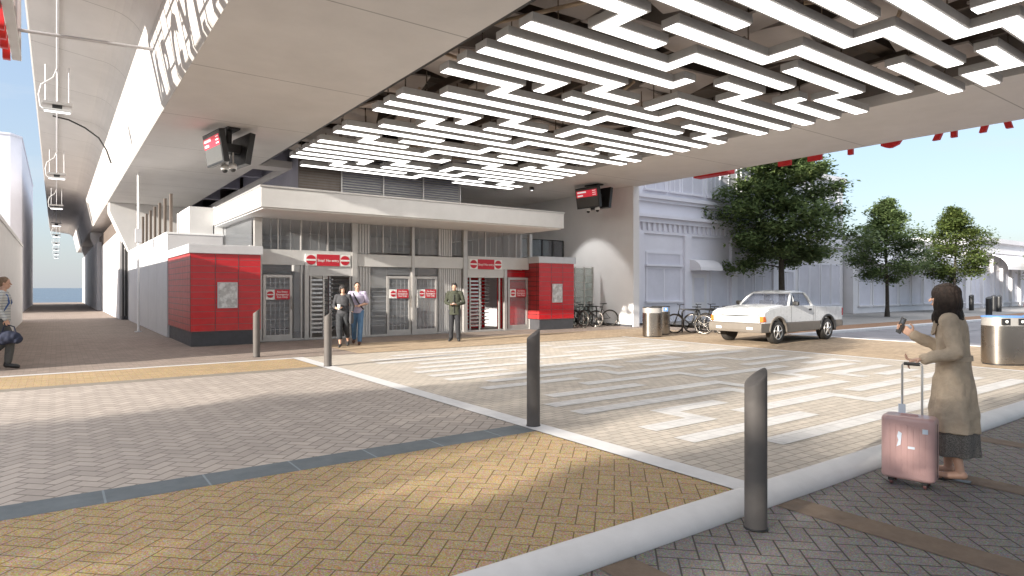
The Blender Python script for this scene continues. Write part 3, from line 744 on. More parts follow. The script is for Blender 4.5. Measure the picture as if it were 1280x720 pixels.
# ------------------------------------------------------------------ hanging screens
def monitor(x, y, rz, lbl, cam):
    t = empty('hanging_monitor', (x, y, ZS), rz, lbl, 'monitor', 'double information screens under the viaduct')
    MB().box(-0.38, -0.16, -0.05, 0.38, 0.16, -0.004).build('ceiling_plate', M['dark'], t, 0.008)
    MB().cyl((0, 0, -0.05), (0, 0, -0.42), 0.075, n=12).build('stem', M['dark'], t)
    MB().box(-0.18, -0.30, -0.62, 0.18, 0.30, -0.40).build('bracket', M['dark'], t, 0.01)
    for s in (-1, 1):
        Mx = Matrix.Translation((0, s*0.33, -0.55)) @ (Matrix.Rotation(PI, 4, 'Z') if s > 0 else Matrix.Identity(4)) @ Matrix.Rotation(math.radians(9), 4, 'X')
        q = MB().box(-0.62, -0.075, -0.42, 0.62, 0.075, 0.42, Mx).build('screen_case', M['black'], t, 0.012)
        MB().box(-0.575, -0.082, -0.375, 0.575, -0.0765, 0.375, Mx).build('screen', M['screen'], q)
        MB().box(-0.56, -0.087, 0.03, 0.56, -0.083, 0.30, Mx).build('red_panel', M['screenred'], q)
        b = MB(); b.box(-0.50, -0.091, 0.20, -0.02, -0.088, 0.265, Mx); b.box(-0.50, -0.091, 0.07, -0.20, -0.088, 0.13, Mx)
        for z in (0.08, 0.16, 0.24): b.box(0.32, -0.091, z, 0.50, -0.088, z+0.025, Mx)
        b.build('text_line', M['screenwhite'], q)
    for k, (cx, cy) in enumerate(cam):
        c = MB(); c.cyl((cx, cy, -0.62), (cx, cy, -0.92), 0.022, n=8); c.lathe([(0.0, 0.0), (0.075, 0.0), (0.1, -0.05), (0.1, -0.14), (0.0, -0.14)], (cx, cy, -0.92), 'z', 16)
        c = c.build('camera', M['camwhite'], t)
        MB().lathe([(0.07, 0), (0.068, -0.03), (0.045, -0.065), (0.0, -0.08)], (cx, cy, -1.062), 'z', 14).build('dome', M['dark'], c)
monitor(3.72, 18.0, math.radians(-82), 'larger hanging double screen with red panel above the left passage', [(-0.12, -0.06), (0.16, 0.05)])
monitor(17.75, 18.9, math.radians(-86), 'smaller hanging double screen with red panel near the abutment wall', [(-0.22, -0.10), (0.28, -0.10)])

# ------------------------------------------------------------------ lights and conduit under the wing
cd = empty('conduit', (0.03, 20, 7.3), 0, 'long thin grey conduit running under the wing past the suspended lamps', 'conduit')
MB().cyl((0, -8, 0.75), (0, 71, 0.75), 0.028, n=8).build('pipe', M['capmetal'], cd)
MB().cyl((0, 71, 0.75), (0, 116, 0.1), 0.02, n=6).build('cable', M['dark'], cd)
tag(MB().tube([(-0.1, 29.4, 8.08), (0.4, 29.4, 8.0), (0.9, 29.4, 7.78), (1.35, 29.4, 7.45), (1.6, 29.35, 7.0), (1.75, 29.3, 6.5)], 0.03).build('bent_conduit', M['dark']), 'bent black conduit curving over the haunch beside the sunlit web', 'conduit')
tag(MB().cyl((-0.62, 15.9, 6.72), (1.72, 15.9, 6.85), 0.035, n=8).build('sign_strut', M['capmetal']), 'pale strut bracing the letter sign back to the sunlit web', 'strut')
ords = ['nearest', 'second nearest', 'third', 'fourth', 'fifth', 'sixth', 'seventh', 'eighth', 'farthest']
for i in range(9):
    y = 22.8 + 14*i
    top = (8.1 if y < 91 else 7.45) - 6.85
    t = empty('pendant_lamp', (0.03, y, 6.85), 0, '%s slim suspended tube lamp in the row under the viaduct wing' % ords[i], 'lamp', 'suspended lamps under the wing')
    for sx in (-0.28, 0, 0.28): MB().cyl((sx, 0, 0.18), (sx, 0, top), 0.014, n=6).build('rod', M['capmetal'], t)
    MB().box(-0.36, -0.10, 0.10, 0.36, 0.10, 0.19).build('bracket', M['frame'], t, 0.005)
    MB().box(-0.12, -0.06, -0.02, 0.12, 0.06, 0.10).build('neck', M['dark'], t, 0.005)
    MB().box(-0.34, -0.11, -0.08, 0.34, 0.11, -0.02).build('housing', M['housing'], t, 0.008)
    MB().cyl((-0.31, 0, -0.095), (0.31, 0, -0.095), 0.028, n=8).build('tube', M['tube'], t)
    MB().tube([(0.0, 0, top-0.05), (-0.1, 0, top-0.35), (-0.38, 0, 0.65), (-0.44, 0, 0.35), (-0.40, 0, 0.02), (-0.34, 0, -0.03)], 0.016, 6).build('cable', M['white'], t)
dl = empty('spotlight', (16.1, 20.9, ZS), 0, 'small round spotlight in the soffit lighting the abutment wall', 'lamp')
MB().lathe([(0.0, 0.0), (0.09, 0.0), (0.09, -0.10), (0.07, -0.12), (0.0, -0.12)], (0, 0, -0.005), 'z', 18).build('housing', M['dark'], dl)
MB().lathe([(0.0, 0.0), (0.06, 0.0), (0.0, -0.006)], (0, 0, -0.1265), 'z', 18).build('lens', M['tube'], dl)

# ------------------------------------------------------------------ station lettering on both edges
def sign_letters(x, yc, z, size, face, lbl_t, depth, near):
    """upright letters along Y; face=-1 reads from the -X side, +1 from the +X side"""
    out = []
    word = 'ARGYLE'; step = size*0.92
    for i, ch in enumerate(word):
        me = text_mesh(ch, size, depth/2, size*0.012)
        R = Matrix.Rotation(PI/2 if face > 0 else -PI/2, 4, 'Z') @ FRONT
        me.transform(R); me.materials.append(M['letterred'])
        o = bpy.data.objects.new('sign_letter', me); COL.objects.link(o)
        off = (i-2.5)*step
        o.location = (x, yc + (off if face > 0 else -off), z)
        tag(o, lbl_t % ch, 'letter', 'red station letters')
        out.append(o)
    return out
def letter_row(x, ys, z, size, face, lbls, depth):
    for ch, y, l in zip('ARGYLE', ys, lbls):
        me = text_mesh(ch, size, depth/2, size*0.02)
        me.transform(Matrix.Diagonal((0.66, 1, 1, 1))); me.transform((Matrix.Rotation(PI/2, 4, 'Z') if face > 0 else Matrix.Rotation(-PI/2, 4, 'Z')) @ FRONT)
        lo = [min(v.co[i] for v in me.vertices) for i in range(3)]; hi = [max(v.co[i] for v in me.vertices) for i in range(3)]
        me.transform(Matrix.Translation((-(lo[0]+hi[0])/2, -(lo[1]+hi[1])/2, -lo[2])))
        me.materials.append(M['letterred'])
        o = bpy.data.objects.new('sign_letter', me); COL.objects.link(o); o.location = (x, y, z)
        tag(o, l, 'letter', 'red station letters')
letter_row(19.68, [5.92, 7.08, 8.38, 9.60, 10.72, 11.75], 5.67, 1.5, 1, ['tall red letter %s hanging below the right edge of the viaduct' % c for c in 'ARGYLE'], 0.12)
tag(MB().box(19.52, 13.85, 5.745, 19.95, 15.35, 6.5).build('sign_box', M['letterred'], bevel=0.01), 'red sign box on the right viaduct edge beyond the letters', 'sign')
lf = empty('letter_sign_frame', (-0.645, 12.6, 6.22), 0, 'pale open lattice frame carrying the red letters outside the left wing', 'sign')
b = MB(); b.box(-0.075, -3.7, 0, 0.075, 3.7, 0.10); b.build('rail', M['offwhite'], lf, 0.006)
b = MB(); b.box(-0.075, -3.7, 1.62, 0.075, 3.7, 1.72); b.build('rail', M['offwhite'], lf, 0.006)
b = MB(); rr = random.Random(11)
for i in range(13): y = -3.7+0.6167*i; b.box(-0.03, y-0.03, 0.10, 0.03, y+0.03, 1.62)
for i in range(12):
    y = -3.7+0.6167*i+0.031
    for z in rr.sample([0.35, 0.62, 0.9, 1.15, 1.4], 2): b.box(-0.025, y, z, 0.025, y+0.55, z+0.05)
    if i % 2: b.box(-0.05, y+0.1, 0.1, 0.05, y+0.32, 0.5)
b.build('lattice', M['offwhite'], lf)
b = MB(); b.box(0.0, 3.5, 0.1, 0.07, 3.7, 1.62); b.box(0.03, -3.6, 1.72, 0.07, 3.6, 2.3); b.build('hanger', M['offwhite'], lf)
letter_row(-0.80, [15.75, 14.55, 13.35, 12.15, 11.05, 9.95], 6.17, 1.9, -1, ['tall red letter %s on the lattice outside the left wing' % c for c in 'ARGYLE'], 0.12)

# ------------------------------------------------------------------ bollards
def bollard_mesh(r, h, name):
    """post with a rounded slanting top (cut high on one side)"""
    b = MB(); n = 24; rings = []
    for z in (0.0, 0.3, 0.6, h-0.2): rings.append([(r*math.cos(2*PI*i/n), r*math.sin(2*PI*i/n), z) for i in range(n)])
    for f, s in ((1.0, 1.0), (0.97, 0.93), (0.80, 0.6), (0.4, 0.3)):
        ring = []
        for i in range(n):
            c, s_ = math.cos(2*PI*i/n), math.sin(2*PI*i/n)
            z = h - 0.13*(0.5 - 0.5*(c*f))**0.7 - (0.012 if f == 1.0 else 0.0)
            ring.append((r*f*c, r*f*s_, z))
        rings.append(ring)
    b.loft(rings)
    return b
bm_ = bollard_mesh(0.077, 1.14, 'bollard')
bl = ['slant-topped bollard behind the yellow band, left of the two bronze lit ones', 'slim slant-topped bollard at the corner of the pale strip near the couple',
      'dark slant-topped bollard at the end of the bluestone band', 'nearest tall slant-topped bollard, half sunlit, standing by the kerb']
bp = [(3.77, 15.35, 0.0), (4.5, 12.66, 0.0), (4.49, 5.8, 0.0), (4.02, 2.62, -0.10)]
b0 = None
for (x, y, z), l in zip(bp, bl):
    o = empty('bollard', (x, y, z), math.radians(-20), l, 'bollard', 'slant-topped bollards along the plaza')
    p = bm_.build('post', M['bollard'], o) if b0 is None else None
    if p is None:
        p = b0.copy(); COL.objects.link(p); p.parent = o
    b0 = b0 or p
    MB().lathe([(0.0, 0.0), (0.084, 0.0), (0.084, 0.012), (0.0, 0.012)], (0, 0, 0.001), 'z', 24).build('collar', M['dark'], o)
for (x, y), l in zip([(53.0, 17.4), (52.4, 15.9), (51.4, 15.3), (41.8, 12.9), (21.3, 12.9)], ['thin dark bollard by the shopfronts behind the trench coat woman', 'dark bollard of the far pair by the shopfronts', 'lit brown bollard of the far pair by the shopfronts', 'stout dark bollard by the parked white car', 'short black bollard behind the tail of the pickup']):
    o = bpy.data.objects.new('bollard', bm_.mesh('bollard')); COL.objects.link(o); o.data.materials.append(M['black']); o.location = (x, y, 0.0)
    o.scale = (2.0, 2.0, 1.0 if x > 30 else 0.62); tag(o, l, 'bollard', 'far bollards along the pavement')

# ------------------------------------------------------------------ litter bins
def bin_(x, y, w, d, h, lbl, blue=False, icons=True, group=None):
    o = empty('litter_bin', (x, y, 0), math.radians(-36), lbl, 'bin', group)
    def ring(z, s=1.0, n=36, e=2.6):
        out = []
        for i in range(n):
            a = 2*PI*i/n; c, s_ = math.cos(a), math.sin(a)
            out.append((w/2*s*math.copysign(abs(c)**(2/e), c), d/2*s*math.copysign(abs(s_)**(2/e), s_), z))
        return out
    MB().loft([ring(0.03), ring(h*0.8)]).build('body', M['steel'], o)
    MB().loft([ring(0.0, 0.94), ring(0.03, 0.94)]).build('base', M['dark'], o)
    MB().loft([ring(h*0.8, 0.985), ring(h*0.97, 0.985)]).build('collar', M['frame'], o)
    MB().loft([ring(h*0.97, 1.02), ring(h*0.99, 1.02), ring(h, 0.95)]).build('lid', M['bluelid'] if blue else M['dark'], o)
    if icons:
        for q in (-0.22, 0.18):
            f = MB().box(w*q-0.075, -d/2-0.006, h*0.82, w*q+0.075, -d/2+0.05, h*0.95).build('opening', M['black'] if icons is True else M['bluelid'], o)
            MB().lathe([(0.0, 0), (0.03, 0), (0.03, 0.004), (0.0, 0.004)], (w*q, -d/2-0.011, h*0.89), 'y', 12, False).build('symbol', M['signwhite'], f)
    return o
bin_(15.95, 14.2, 0.62, 0.56, 0.98, 'brushed steel litter bin left of the pair beside the wall end', icons=False, group='steel bins')
bin_(17.0, 14.75, 0.60, 0.56, 0.98, 'brushed steel litter bin with blue badge, beside the parked bicycles', icons='blue', group='steel bins')
bin_(16.15, 4.72, 0.80, 0.60, 1.02, 'wide steel recycling bin with black openings behind the trench coat woman', blue=True, group='steel bins')
bin_(16.95, 4.28, 0.62, 0.62, 1.02, 'steel recycling bin with blue badge at the picture edge beside the wide one', blue=True, icons='blue', group='steel bins')

# ------------------------------------------------------------------ bicycles
def bicycle():
    o = empty('bicycle', (0, 0, 0), 0)
    R = 0.335; W = [(-0.53, 0, R), (0.53, 0, R)]
    for c in W:
        w = empty('wheel', (0, 0, 0)); w.parent = o
        MB().tube([(c[0]+R*math.cos(2*PI*i/32), 0, R+R*math.sin(2*PI*i/32)) for i in range(32)], 0.022, 6, True).build('tyre', M['rubber'], w)
        b = MB(); b.tube([(c[0]+0.305*math.cos(2*PI*i/32), 0, R+0.305*math.sin(2*PI*i/32)) for i in range(32)], 0.012, 5, True)
        for i in range(14):
            a = 2*PI*i/14; b.cyl((c[0], 0.02*(-1)**i, R), (c[0]+0.3*math.cos(a), 0, R+0.3*math.sin(a)), 0.003, n=4, cap=False)
        b.cyl((c[0], -0.05, R), (c[0], 0.05, R), 0.022, n=8); b.build('rim', M['steel'], w)
    bb, st, hd, hd2 = (-0.08, 0, 0.29), (-0.22, 0, 0.80), (0.36, 0, 0.86), (0.40, 0, 0.70)
    b = MB()
    for p, q, r in ((bb, st, .019), (st, hd, .018), (bb, hd2, .021), (hd, hd2, .02)): b.cyl(p, q, r, n=7)
    for s in (-1, 1):
        b.cyl(bb, (-0.53, s*0.045, R), .011, n=6); b.cyl((-0.2, s*0.01, 0.73), (-0.53, s*0.045, R), .010, n=6); b.cyl(hd2, (0.53, s*0.045, R), .013, n=6)
    b.build('frame', M['dark'], o)
    b = MB(); b.cyl(hd, (0.34, 0, 1.0), .014, n=7); b.tube([(0.30, -0.29, 1.02), (0.37, -0.18, 1.02), (0.38, 0, 1.0), (0.37, 0.18, 1.02), (0.30, 0.29, 1.02)], .013, 6); b.build('handlebar', M['dark'], o)
    b = MB(); b.cyl(st, (-0.25, 0, 0.92), .013, n=7); b.loft([[(-0.40, -.07, .92), (-0.40, .07, .92), (-0.40, .07, .96), (-0.40, -.07, .96)], [(-0.24, -.06, .92), (-0.24, .06, .92), (-0.24, .06, .955), (-0.24, -.06, .955)], [(-0.11, -.02, .925), (-0.11, .02, .925), (-0.11, .02, .95), (-0.11, -.02, .95)]]); b.build('saddle', M['black'], o)
    b = MB(); b.lathe([(0.0, -0.006), (0.09, -0.006), (0.09, 0.006), (0.0, 0.006)], (bb[0], 0.05, bb[2]), 'y', 18); b.cyl((bb[0], .06, bb[2]), (bb[0]+.12, .075, bb[2]-.11), .011, n=6); b.cyl((bb[0], -.06, bb[2]), (bb[0]-.12, -.075, bb[2]+.11), .011, n=6)
    b.box(bb[0]+.07, .08, bb[2]-.125, bb[0]+.17, .16, bb[2]-.10); b.box(bb[0]-.17, -.16, bb[2]+.10, bb[0]-.07, -.08, bb[2]+.125); b.build('crank', M['dark'], o)
    return o
bk = bicycle()
bsp = [((18.55, 19.55), 138, 'black bicycle parked nearest the lit abutment wall', 'bicycles by the abutment wall'), ((17.75, 19.5), 112, 'black bicycle parked against the green glass screen, middle of three', 'bicycles by the abutment wall'), ((17.15, 19.35), 84, 'black bicycle parked end-on beside the small red kiosk', 'bicycles by the abutment wall'),
       ((18.0, 14.35), 108, 'dark bicycle parked next to the steel bins', 'bicycles by the pickup'), ((18.75, 14.15), 112, 'dark bicycle in the middle of the rack behind the pickup', 'bicycles by the pickup'), ((19.5, 14.2), 100, 'dark bicycle half hidden behind the white pickup', 'bicycles by the pickup')]
for i, ((x, y), a, l, g) in enumerate(bsp):
    o = bk if i == 0 else copy_tree(bk)
    o.location = (x, y, 0.0); o.rotation_euler = (0.05, 0, math.radians(a)); tag(o, l, 'bicycle', g)
for i, (x, y, l) in enumerate(((18.35, 14.5, 'black hoop bicycle stand right of the steel bins'), (19.15, 14.45, 'black hoop bicycle stand behind the pickup'), (18.2, 19.55, 'black hoop bicycle stand before the green glass'))):
    tag(MB().tube([(-0.05, -0.38, 0), (-0.05, -0.38, 0.72), (-0.03, -0.34, 0.80), (0, -0.27, 0.83), (0, 0.27, 0.83), (-0.03, 0.34, 0.80), (-0.05, 0.38, 0.72), (-0.05, 0.38, 0)], 0.03, 8).build('cycle_stand', M['black'], loc=(x, y, 0.0)), l, 'cycle stand', 'hoop stands')

# ------------------------------------------------------------------ pickup truck, nose towards -X
def pickup():
    o = empty('pickup_truck', (15.95, 11.05, 0.0), 0, 'white two-door pickup truck with grey lower cladding parked on the plaza', 'pickup')
    W = 0.86; wx = (0.78, 3.50); wr = 0.335; ar = 0.42
    def arc(cx, z0, r=ar, rev=False, n=10):
        a0 = math.asin(min(1, (z0-wr)/r)) if z0 > wr else -math.asin(min(1, (wr-z0)/r))
        pts = [(cx + r*math.cos(a0+(PI-2*a0)*i/n), wr + r*math.sin(a0+(PI-2*a0)*i/n)) for i in range(n+1)]
        return pts if rev else pts[::-1]
    zb = 0.60
    # painted sides: hood, doors, bed
    def side(y0, y1):
        p = [(0.10, zb)] + arc(wx[0], zb) + arc(wx[1], zb) + [(4.40, zb), (4.42, 1.02), (2.78, 1.05), (2.76, 1.075), (1.30, 1.085), (0.9, 1.055), (0.35, 0.99), (0.12, 0.90), (0.07, 0.80)]
        return MB().prism(p, 'y', y0, y1)
    s1 = side(-W, -W+0.16).build('body_side', M['carpaint'], o, 0.035, segs=3); s2 = side(W-0.16, W).build('body_side', M['carpaint'], o, 0.035, segs=3)
    b = MB(); rings = []
    for x, z, w in ((0.03, 0.80, 0.66), (0.05, 0.90, 0.70), (0.16, 0.955, 0.72), (0.45, 1.03, 0.73), (0.9, 1.085, 0.735), (1.28, 1.112, 0.74), (1.42, 1.112, 0.74)):
        rings.append([(x, -w, 0.5), (x, -w, z-0.05), (x, -w*0.72, z-0.008), (x, -w*0.3, z+0.012), (x, 0, z+0.008), (x, w*0.3, z+0.012), (x, w*0.72, z-0.008), (x, w, z-0.05), (x, w, 0.5)])
    b.loft(rings); b.build('bonnet', M['carpaint'], o)
    # nose: face panel between the wings
    b = MB(); b.prism([(0.02, 0.60), (0.0, 0.72), (0.03, 0.86), (0.12, 0.92), (0.3, 0.92), (0.3, 0.60)], 'y', -W+0.10, W-0.10); b.build('nose', M['carpaint'], o, 0.03, segs=3)
    MB().box(-0.012, -0.46, 0.795, 0.05, 0.46, 0.822).build('grille_slot', M['black'], o)
    MB().box(-0.008, -0.46, 0.66, 0.02, 0.46, 0.668).build('grille_slot', M['cladding'], o)
    for s in (-1, 1):
        MB().box(-0.006, s*0.50, 0.665, 0.2, s*0.74, 0.83).build('headlight', M['lampw'], o, 0.015); MB().box(-0.002, s*0.49, 0.655, 0.2, s*0.75, 0.84).build('headlight_rim', M['cladding'], o)
        MB().prism([(0.03, 0.64), (0.03, 0.80), (0.15, 0.79), (0.20, 0.64)], 'y', s*(W-0.12), s*(W+0.006)).build('indicator', M['lampor'], o, 0.01)
    # grey lower cladding and bumper
    for s in (-1, 1):
        y0, y1 = (s*(W-0.15), s*(W+0.012))
        p = [(1.22, 0.30), (3.07, 0.33), (3.07, zb-0.003), (1.20, zb-0.003)]
        MB().prism(p, 'y', y0, y1).build('sill_cladding', M['cladding'], o, 0.02)
        MB().prism([(3.93, 0.36), (4.38, 0.42), (4.40, zb-0.003), (3.925, zb-0.003)], 'y', y0, y1).build('rear_cladding', M['cladding'], o, 0.02)
        for cx in wx:
            b = MB(); a = [(cx+r*math.cos(t), wr+r*math.sin(t)) for r, t in [(0.465, PI*i/14 - 0.12 + 0.24*i/14*0) for i in range(15)]]
            inn = [(cx+0.405*math.cos(PI*i/14), wr+0.405*math.sin(PI*i/14)) for i in range(15)]
            b.prism(a + inn[::-1], 'y', s*(W-0.10), s*(W+0.03)); b.build('arch_flare', M['dark'] if cx > 2 else M['cladding'], o, 0.012)
    b = MB(); b.prism([(-0.06, 0.34), (-0.08, 0.42), (-0.07, 0.58), (-0.01, 0.615), (0.36, 0.60), (0.36, 0.34)], 'y', -W-0.01, W+0.01); b.build('bumper', M['cladding'], o, 0.04, segs=3)
    for s in (-1, 1): MB().box(-0.088, s*0.42, 0.42, -0.06, s*0.60, 0.49).build('fog_lamp', M['lampw'], o, 0.008)
    b = MB(); b.box(4.36, -W+0.02, 0.40, 4.50, W-0.02, 0.58); b.build('rear_bumper', M['cladding'], o, 0.03)
    # bed: floor, inner front wall, tailgate
    MB().box(2.80, -W+0.17, 0.55, 4.36, W-0.17, 0.60).build('bed_floor', M['cladding'], o)
    MB().box(4.33, -W+0.165, 0.60, 4.41, W-0.165, 1.015).build('tailgate', M['carpaint'], o, 0.02)
    for s in (-1, 1): MB().box(4.36, s*(W-0.10), 0.74, 4.435, s*(W+0.004), 0.98).build('tail_light', M['lampred'], o, 0.01)
    MB().box(0.5, -W+0.2, 0.32, 4.3, W-0.2, 0.56).build('chassis', M['black'], o)
    # cabin
    MB().box(1.25, -W+0.165, 0.58, 1.32, W-0.165, 1.08).build('bulkhead', M['black'], o)
    MB().box(2.68, -W+0.165, 0.60, 2.79, W-0.165, 1.07).build('cab_back', M['carpaint'], o)
    tw, bw = 0.60, 0.80
    A0, A1, R0, R1 = (1.40, 1.09), (1.82, 1.475), (2.52, 1.485), (2.74, 1.07)
    b = MB(); rings = []
    for x, z, w in ((1.79, 1.468, tw-0.02), (1.90, 1.505, tw), (2.2, 1.52, tw+0.01), (2.46, 1.512, tw), (2.56, 1.475, tw-0.02)):
        rings.append([(x, -w-0.02, z-0.045), (x, -w, z-0.01), (x, -w*0.6, z+0.012), (x, 0, z+0.018), (x, w*0.6, z+0.012), (x, w, z-0.01), (x, w+0.02, z-0.045)])
    b.loft(rings); b.build('roof', M['carpaint'], o)
    for s in (-1, 1):
        b = MB()
        b.tube([(A0[0], s*bw, A0[1]-0.01), (1.61, s*(bw-0.09), 1.30), (A1[0], s*(tw+0.01), A1[1]-0.02)], 0.035, 8)
        b.tube([(R1[0]-0.05, s*bw, R1[1]-0.01), (2.62, s*(bw-0.08), 1.28), (R0[0]+0.02, s*(tw+0.01), R0[1]-0.03)], 0.045, 8)
        b.build('pillar', M['carpaint'], o)
        b = MB(); b.quad((1.48, s*(bw-0.015), 1.09), (2.66, s*(bw-0.015), 1.08), (2.50, s*(tw+0.02), 1.455), (1.83, s*(tw+0.02), 1.455)); b.build('side_window', M['cglass'], o)
        MB().tube([(1.475, s*(bw-0.01), 1.09), (1.64, s*(bw-0.07), 1.27), (1.83, s*(tw+0.03), 1.455), (2.50, s*(tw+0.03), 1.46)], 0.016, 6).build('window_frame', M['carpaint'], o)
        MB().tube([(1.70, s*(bw-0.01), 1.085), (1.78, s*(bw-0.08), 1.28), (1.83, s*(tw+0.025), 1.45)], 0.013, 6).build('quarter_bar', M['carpaint'], o)
        mr = MB().box(1.50, s*(W+0.0), 1.085, 1.62, s*(W+0.17), 1.21).build('mirror', M['dark'], o, 0.03)
        MB().box(2.42, s*(W-0.005), 0.93, 2.56, s*(W+0.012), 0.985).build('door_handle', M['black'], o, 0.006)
        b = MB(); b.box(1.46, s*(W-0.002), 0.61, 1.466, s*(W+0.0025), 1.07); b.box(2.66, s*(W-0.002), 0.61, 2.666, s*(W+0.0025), 1.06); b.box(2.76, s*(W-0.002), 0.61, 2.768, s*(W+0.0025), 1.05); b.build('door_seam', M['black'], o)
        b = MB(); b.box(1.9, s*0.16, 0.7, 2.15, s*0.62, 0.86); b.box(2.12, s*0.16, 0.8, 2.26, s*0.62, 1.22); b.box(2.16, s*0.28, 1.22, 2.25, s*0.50, 1.38); b.build('seat', M['black'], o, 0.04)
    b = MB(); b.quad((A0[0]+0.01, -bw+0.03, A0[1]), (A0[0]+0.01, bw-0.03, A0[1]), (A1[0], tw-0.01, A1[1]-0.012), (A1[0], -tw+0.01, A1[1]-0.012)); b.build('windscreen', M['cglass'], o)
    b = MB(); b.quad((R1[0]-0.03, -bw+0.05, R1[1]), (R0[0]+0.03, -tw+0.02, R0[1]-0.02), (R0[0]+0.03, tw-0.02, R0[1]-0.02), (R1[0]-0.03, bw-0.05, R1[1])); b.build('rear_window', M['cglass'], o)
    MB().box(1.33, -0.66, 0.9, 1.62, 0.66, 1.06).build('dashboard', M['black'], o, 0.05)
    MB().tube([(1.72+0.05*math.sin(2*PI*i/20), -0.36+0.18*math.cos(2*PI*i/20), 1.02+0.17*math.sin(2*PI*i/20)) for i in range(20)], 0.014, 6, True).build('steering_wheel', M['black'], o)
    for cx in wx:
        for s in (-1, 1):
            w = MB().lathe([(0.20, -0.10), (0.30, -0.11), (0.333, -0.08), (0.335, 0.08), (0.30, 0.11), (0.20, 0.10)], (cx, s*(W-0.10), wr), 'y', 32).build('wheel', M['rubber'], o)
            b = MB(); ys = s*(W-0.10)+s*0.085
            b.lathe([(0.0, 0), (0.205, 0), (0.212, s*0.02), (0.195, s*0.024), (0.185, s*0.008), (0.0, s*0.008)], (cx, ys, wr), 'y', 28)
            b.lathe([(0.0, 0), (0.06, 0), (0.05, s*0.03), (0.0, s*0.034)], (cx, ys, wr), 'y', 16)
            for k in range(5):
                a = 2*PI*k/5+0.3; c_, s_ = math.cos(a), math.sin(a)
                b.cyl((cx+0.04*c_, ys+s*0.018, wr+0.04*s_), (cx+0.19*c_, ys+s*0.014, wr+0.19*s_), 0.028, 0.02, 6)
            b.build('rim', M['rim'], w)
            b = MB()
            for k in range(5):
                a = 2*PI*(k+0.5)/5+0.3; b.lathe([(0.0, 0), (0.038, 0), (0.038, s*0.002), (0.0, s*0.002)], (cx+0.13*math.cos(a), ys+s*0.009, wr+0.13*math.sin(a)), 'y', 10, False)
            b.build('rim_hole', M['black'], w)
    return o
pickup()
# white car at the right edge, mostly outside the picture
car = empty('parked_car', (42.2, 10.6, -0.1), 0, 'white parked car with red tail light behind the steel bins at the picture edge', 'car')
b = MB(); b.prism([(0.0, 0.45), (0.0, 0.85), (0.12, 1.02), (0.55, 1.08), (1.0, 1.42), (1.5, 1.5), (2.6, 1.46), (3.3, 1.05), (4.2, 0.9), (4.35, 0.6), (4.3, 0.28), (0.1, 0.28)], 'y', -0.85, 0.85); b.build('body', M['carpaint'], car, 0.08, segs=3)
for s in (-1, 1):
    MB().prism([(0.95, 1.05), (1.15, 1.36), (2.5, 1.38), (3.05, 1.02)], 'y', s*0.84, s*0.856).build('window', M['cglass'], car)
    MB().box(-0.012, s*0.5, 0.68, 0.1, s*0.86, 0.86).build('tail_light', M['lampred'], car, 0.01)
    for cx in (0.8, 3.5):
        w = MB().lathe([(0.19, -0.1), (0.31, -0.1), (0.32, 0.1), (0.19, 0.1)], (cx, s*0.78, 0.32), 'y', 24).build('wheel', M['rubber'], car)
        MB().lathe([(0.0, 0), (0.19, 0), (0.17, s*0.02), (0.0, s*0.03)], (cx, s*0.87, 0.32), 'y', 20).build('rim', M['rim'], w)
# ------------------------------------------------------------------ buildings across the street
def bx(u, y):
    a = (u-640)/790.0; th = math.radians(35.811)
    return (math.sin(th)+a*math.cos(th))/(math.cos(th)-a*math.sin(th))*y
def bz(u, v, y):
    a = (u-640)/790.0; th = math.radians(35.811)
    return 1.6 + (360-v)/790.0*y/(math.cos(th)-a*math.sin(th))
def window(par, x0, x1, z0, z1, y, bars=1, sill=True, mt='bwhite', rows=0):
    b = MB(); t = 0.09
    b.box(x0-t, y-0.045, z0, x0, y-0.003, z1); b.box(x1, y-0.045, z0, x1+t, y-0.003, z1); b.box(x0-t, y-0.045, z1, x1+t, y-0.003, z1+t)
    if sill: b.box(x0-t*1.6, y-0.14, z0-0.09, x1+t*1.6, y-0.003, z0)
    for i in range(1, bars+1):
        xm = x0+(x1-x0)*i/(bars+1); b.box(xm-0.035, y-0.04, z0, xm+0.035, y-0.003, z1)
    for i in range(1, rows+1):
        zm = z0+(z1-z0)*i/(rows+1); b.box(x0, y-0.045, zm-0.03, x1, y-0.003, zm+0.03)
    w = b.build('window', M[mt], par)
    MB().box(x0, y-0.022, z0, x1, y-0.002, z1).build('pane', M['bglass'], w)
    return w
Yb = 20.0
cb = empty('corner_building', (0, 0, 0), 0, 'tall pale building with dentilled cornice beside the viaduct', 'building')
MB().box(20.9, Yb, 0, 34.6, Yb+12, 13.0).build('wall', M['bwhite'], cb)
MB().box(20.8, Yb-0.25, 13.0, 34.7, Yb+12.1, 13.5).build('roof', M['bwhite'], cb)
b = MB(); b.box(20.9, Yb-0.30, 4.85, 34.6, Yb-0.003, 5.0); b.box(20.9, Yb-0.16, 4.62, 34.6, Yb-0.003, 4.848)
for i in range(38): b.box(21.0+0.36*i, Yb-0.10, 4.25, 21.16+0.36*i, Yb-0.003, 4.618)
b.box(20.9, Yb-0.08, 4.12, 34.6, Yb-0.003, 4.248); b.build('cornice', M['bwhite'], cb)
b = MB(); b.box(20.9, Yb-0.22, 5.75, 34.6, Yb-0.003, 5.92); b.box(20.9, Yb-0.12, 5.6, 34.6, Yb-0.003, 5.748); b.build('string_course', M['bwhite'], cb)
for x in (21.5, 24.9, 28.6, 32.4):
    MB().box(x-0.25, Yb-0.14, 0, x+0.25, Yb-0.003, 4.118).build('pilaster', M['bwhite'], cb)
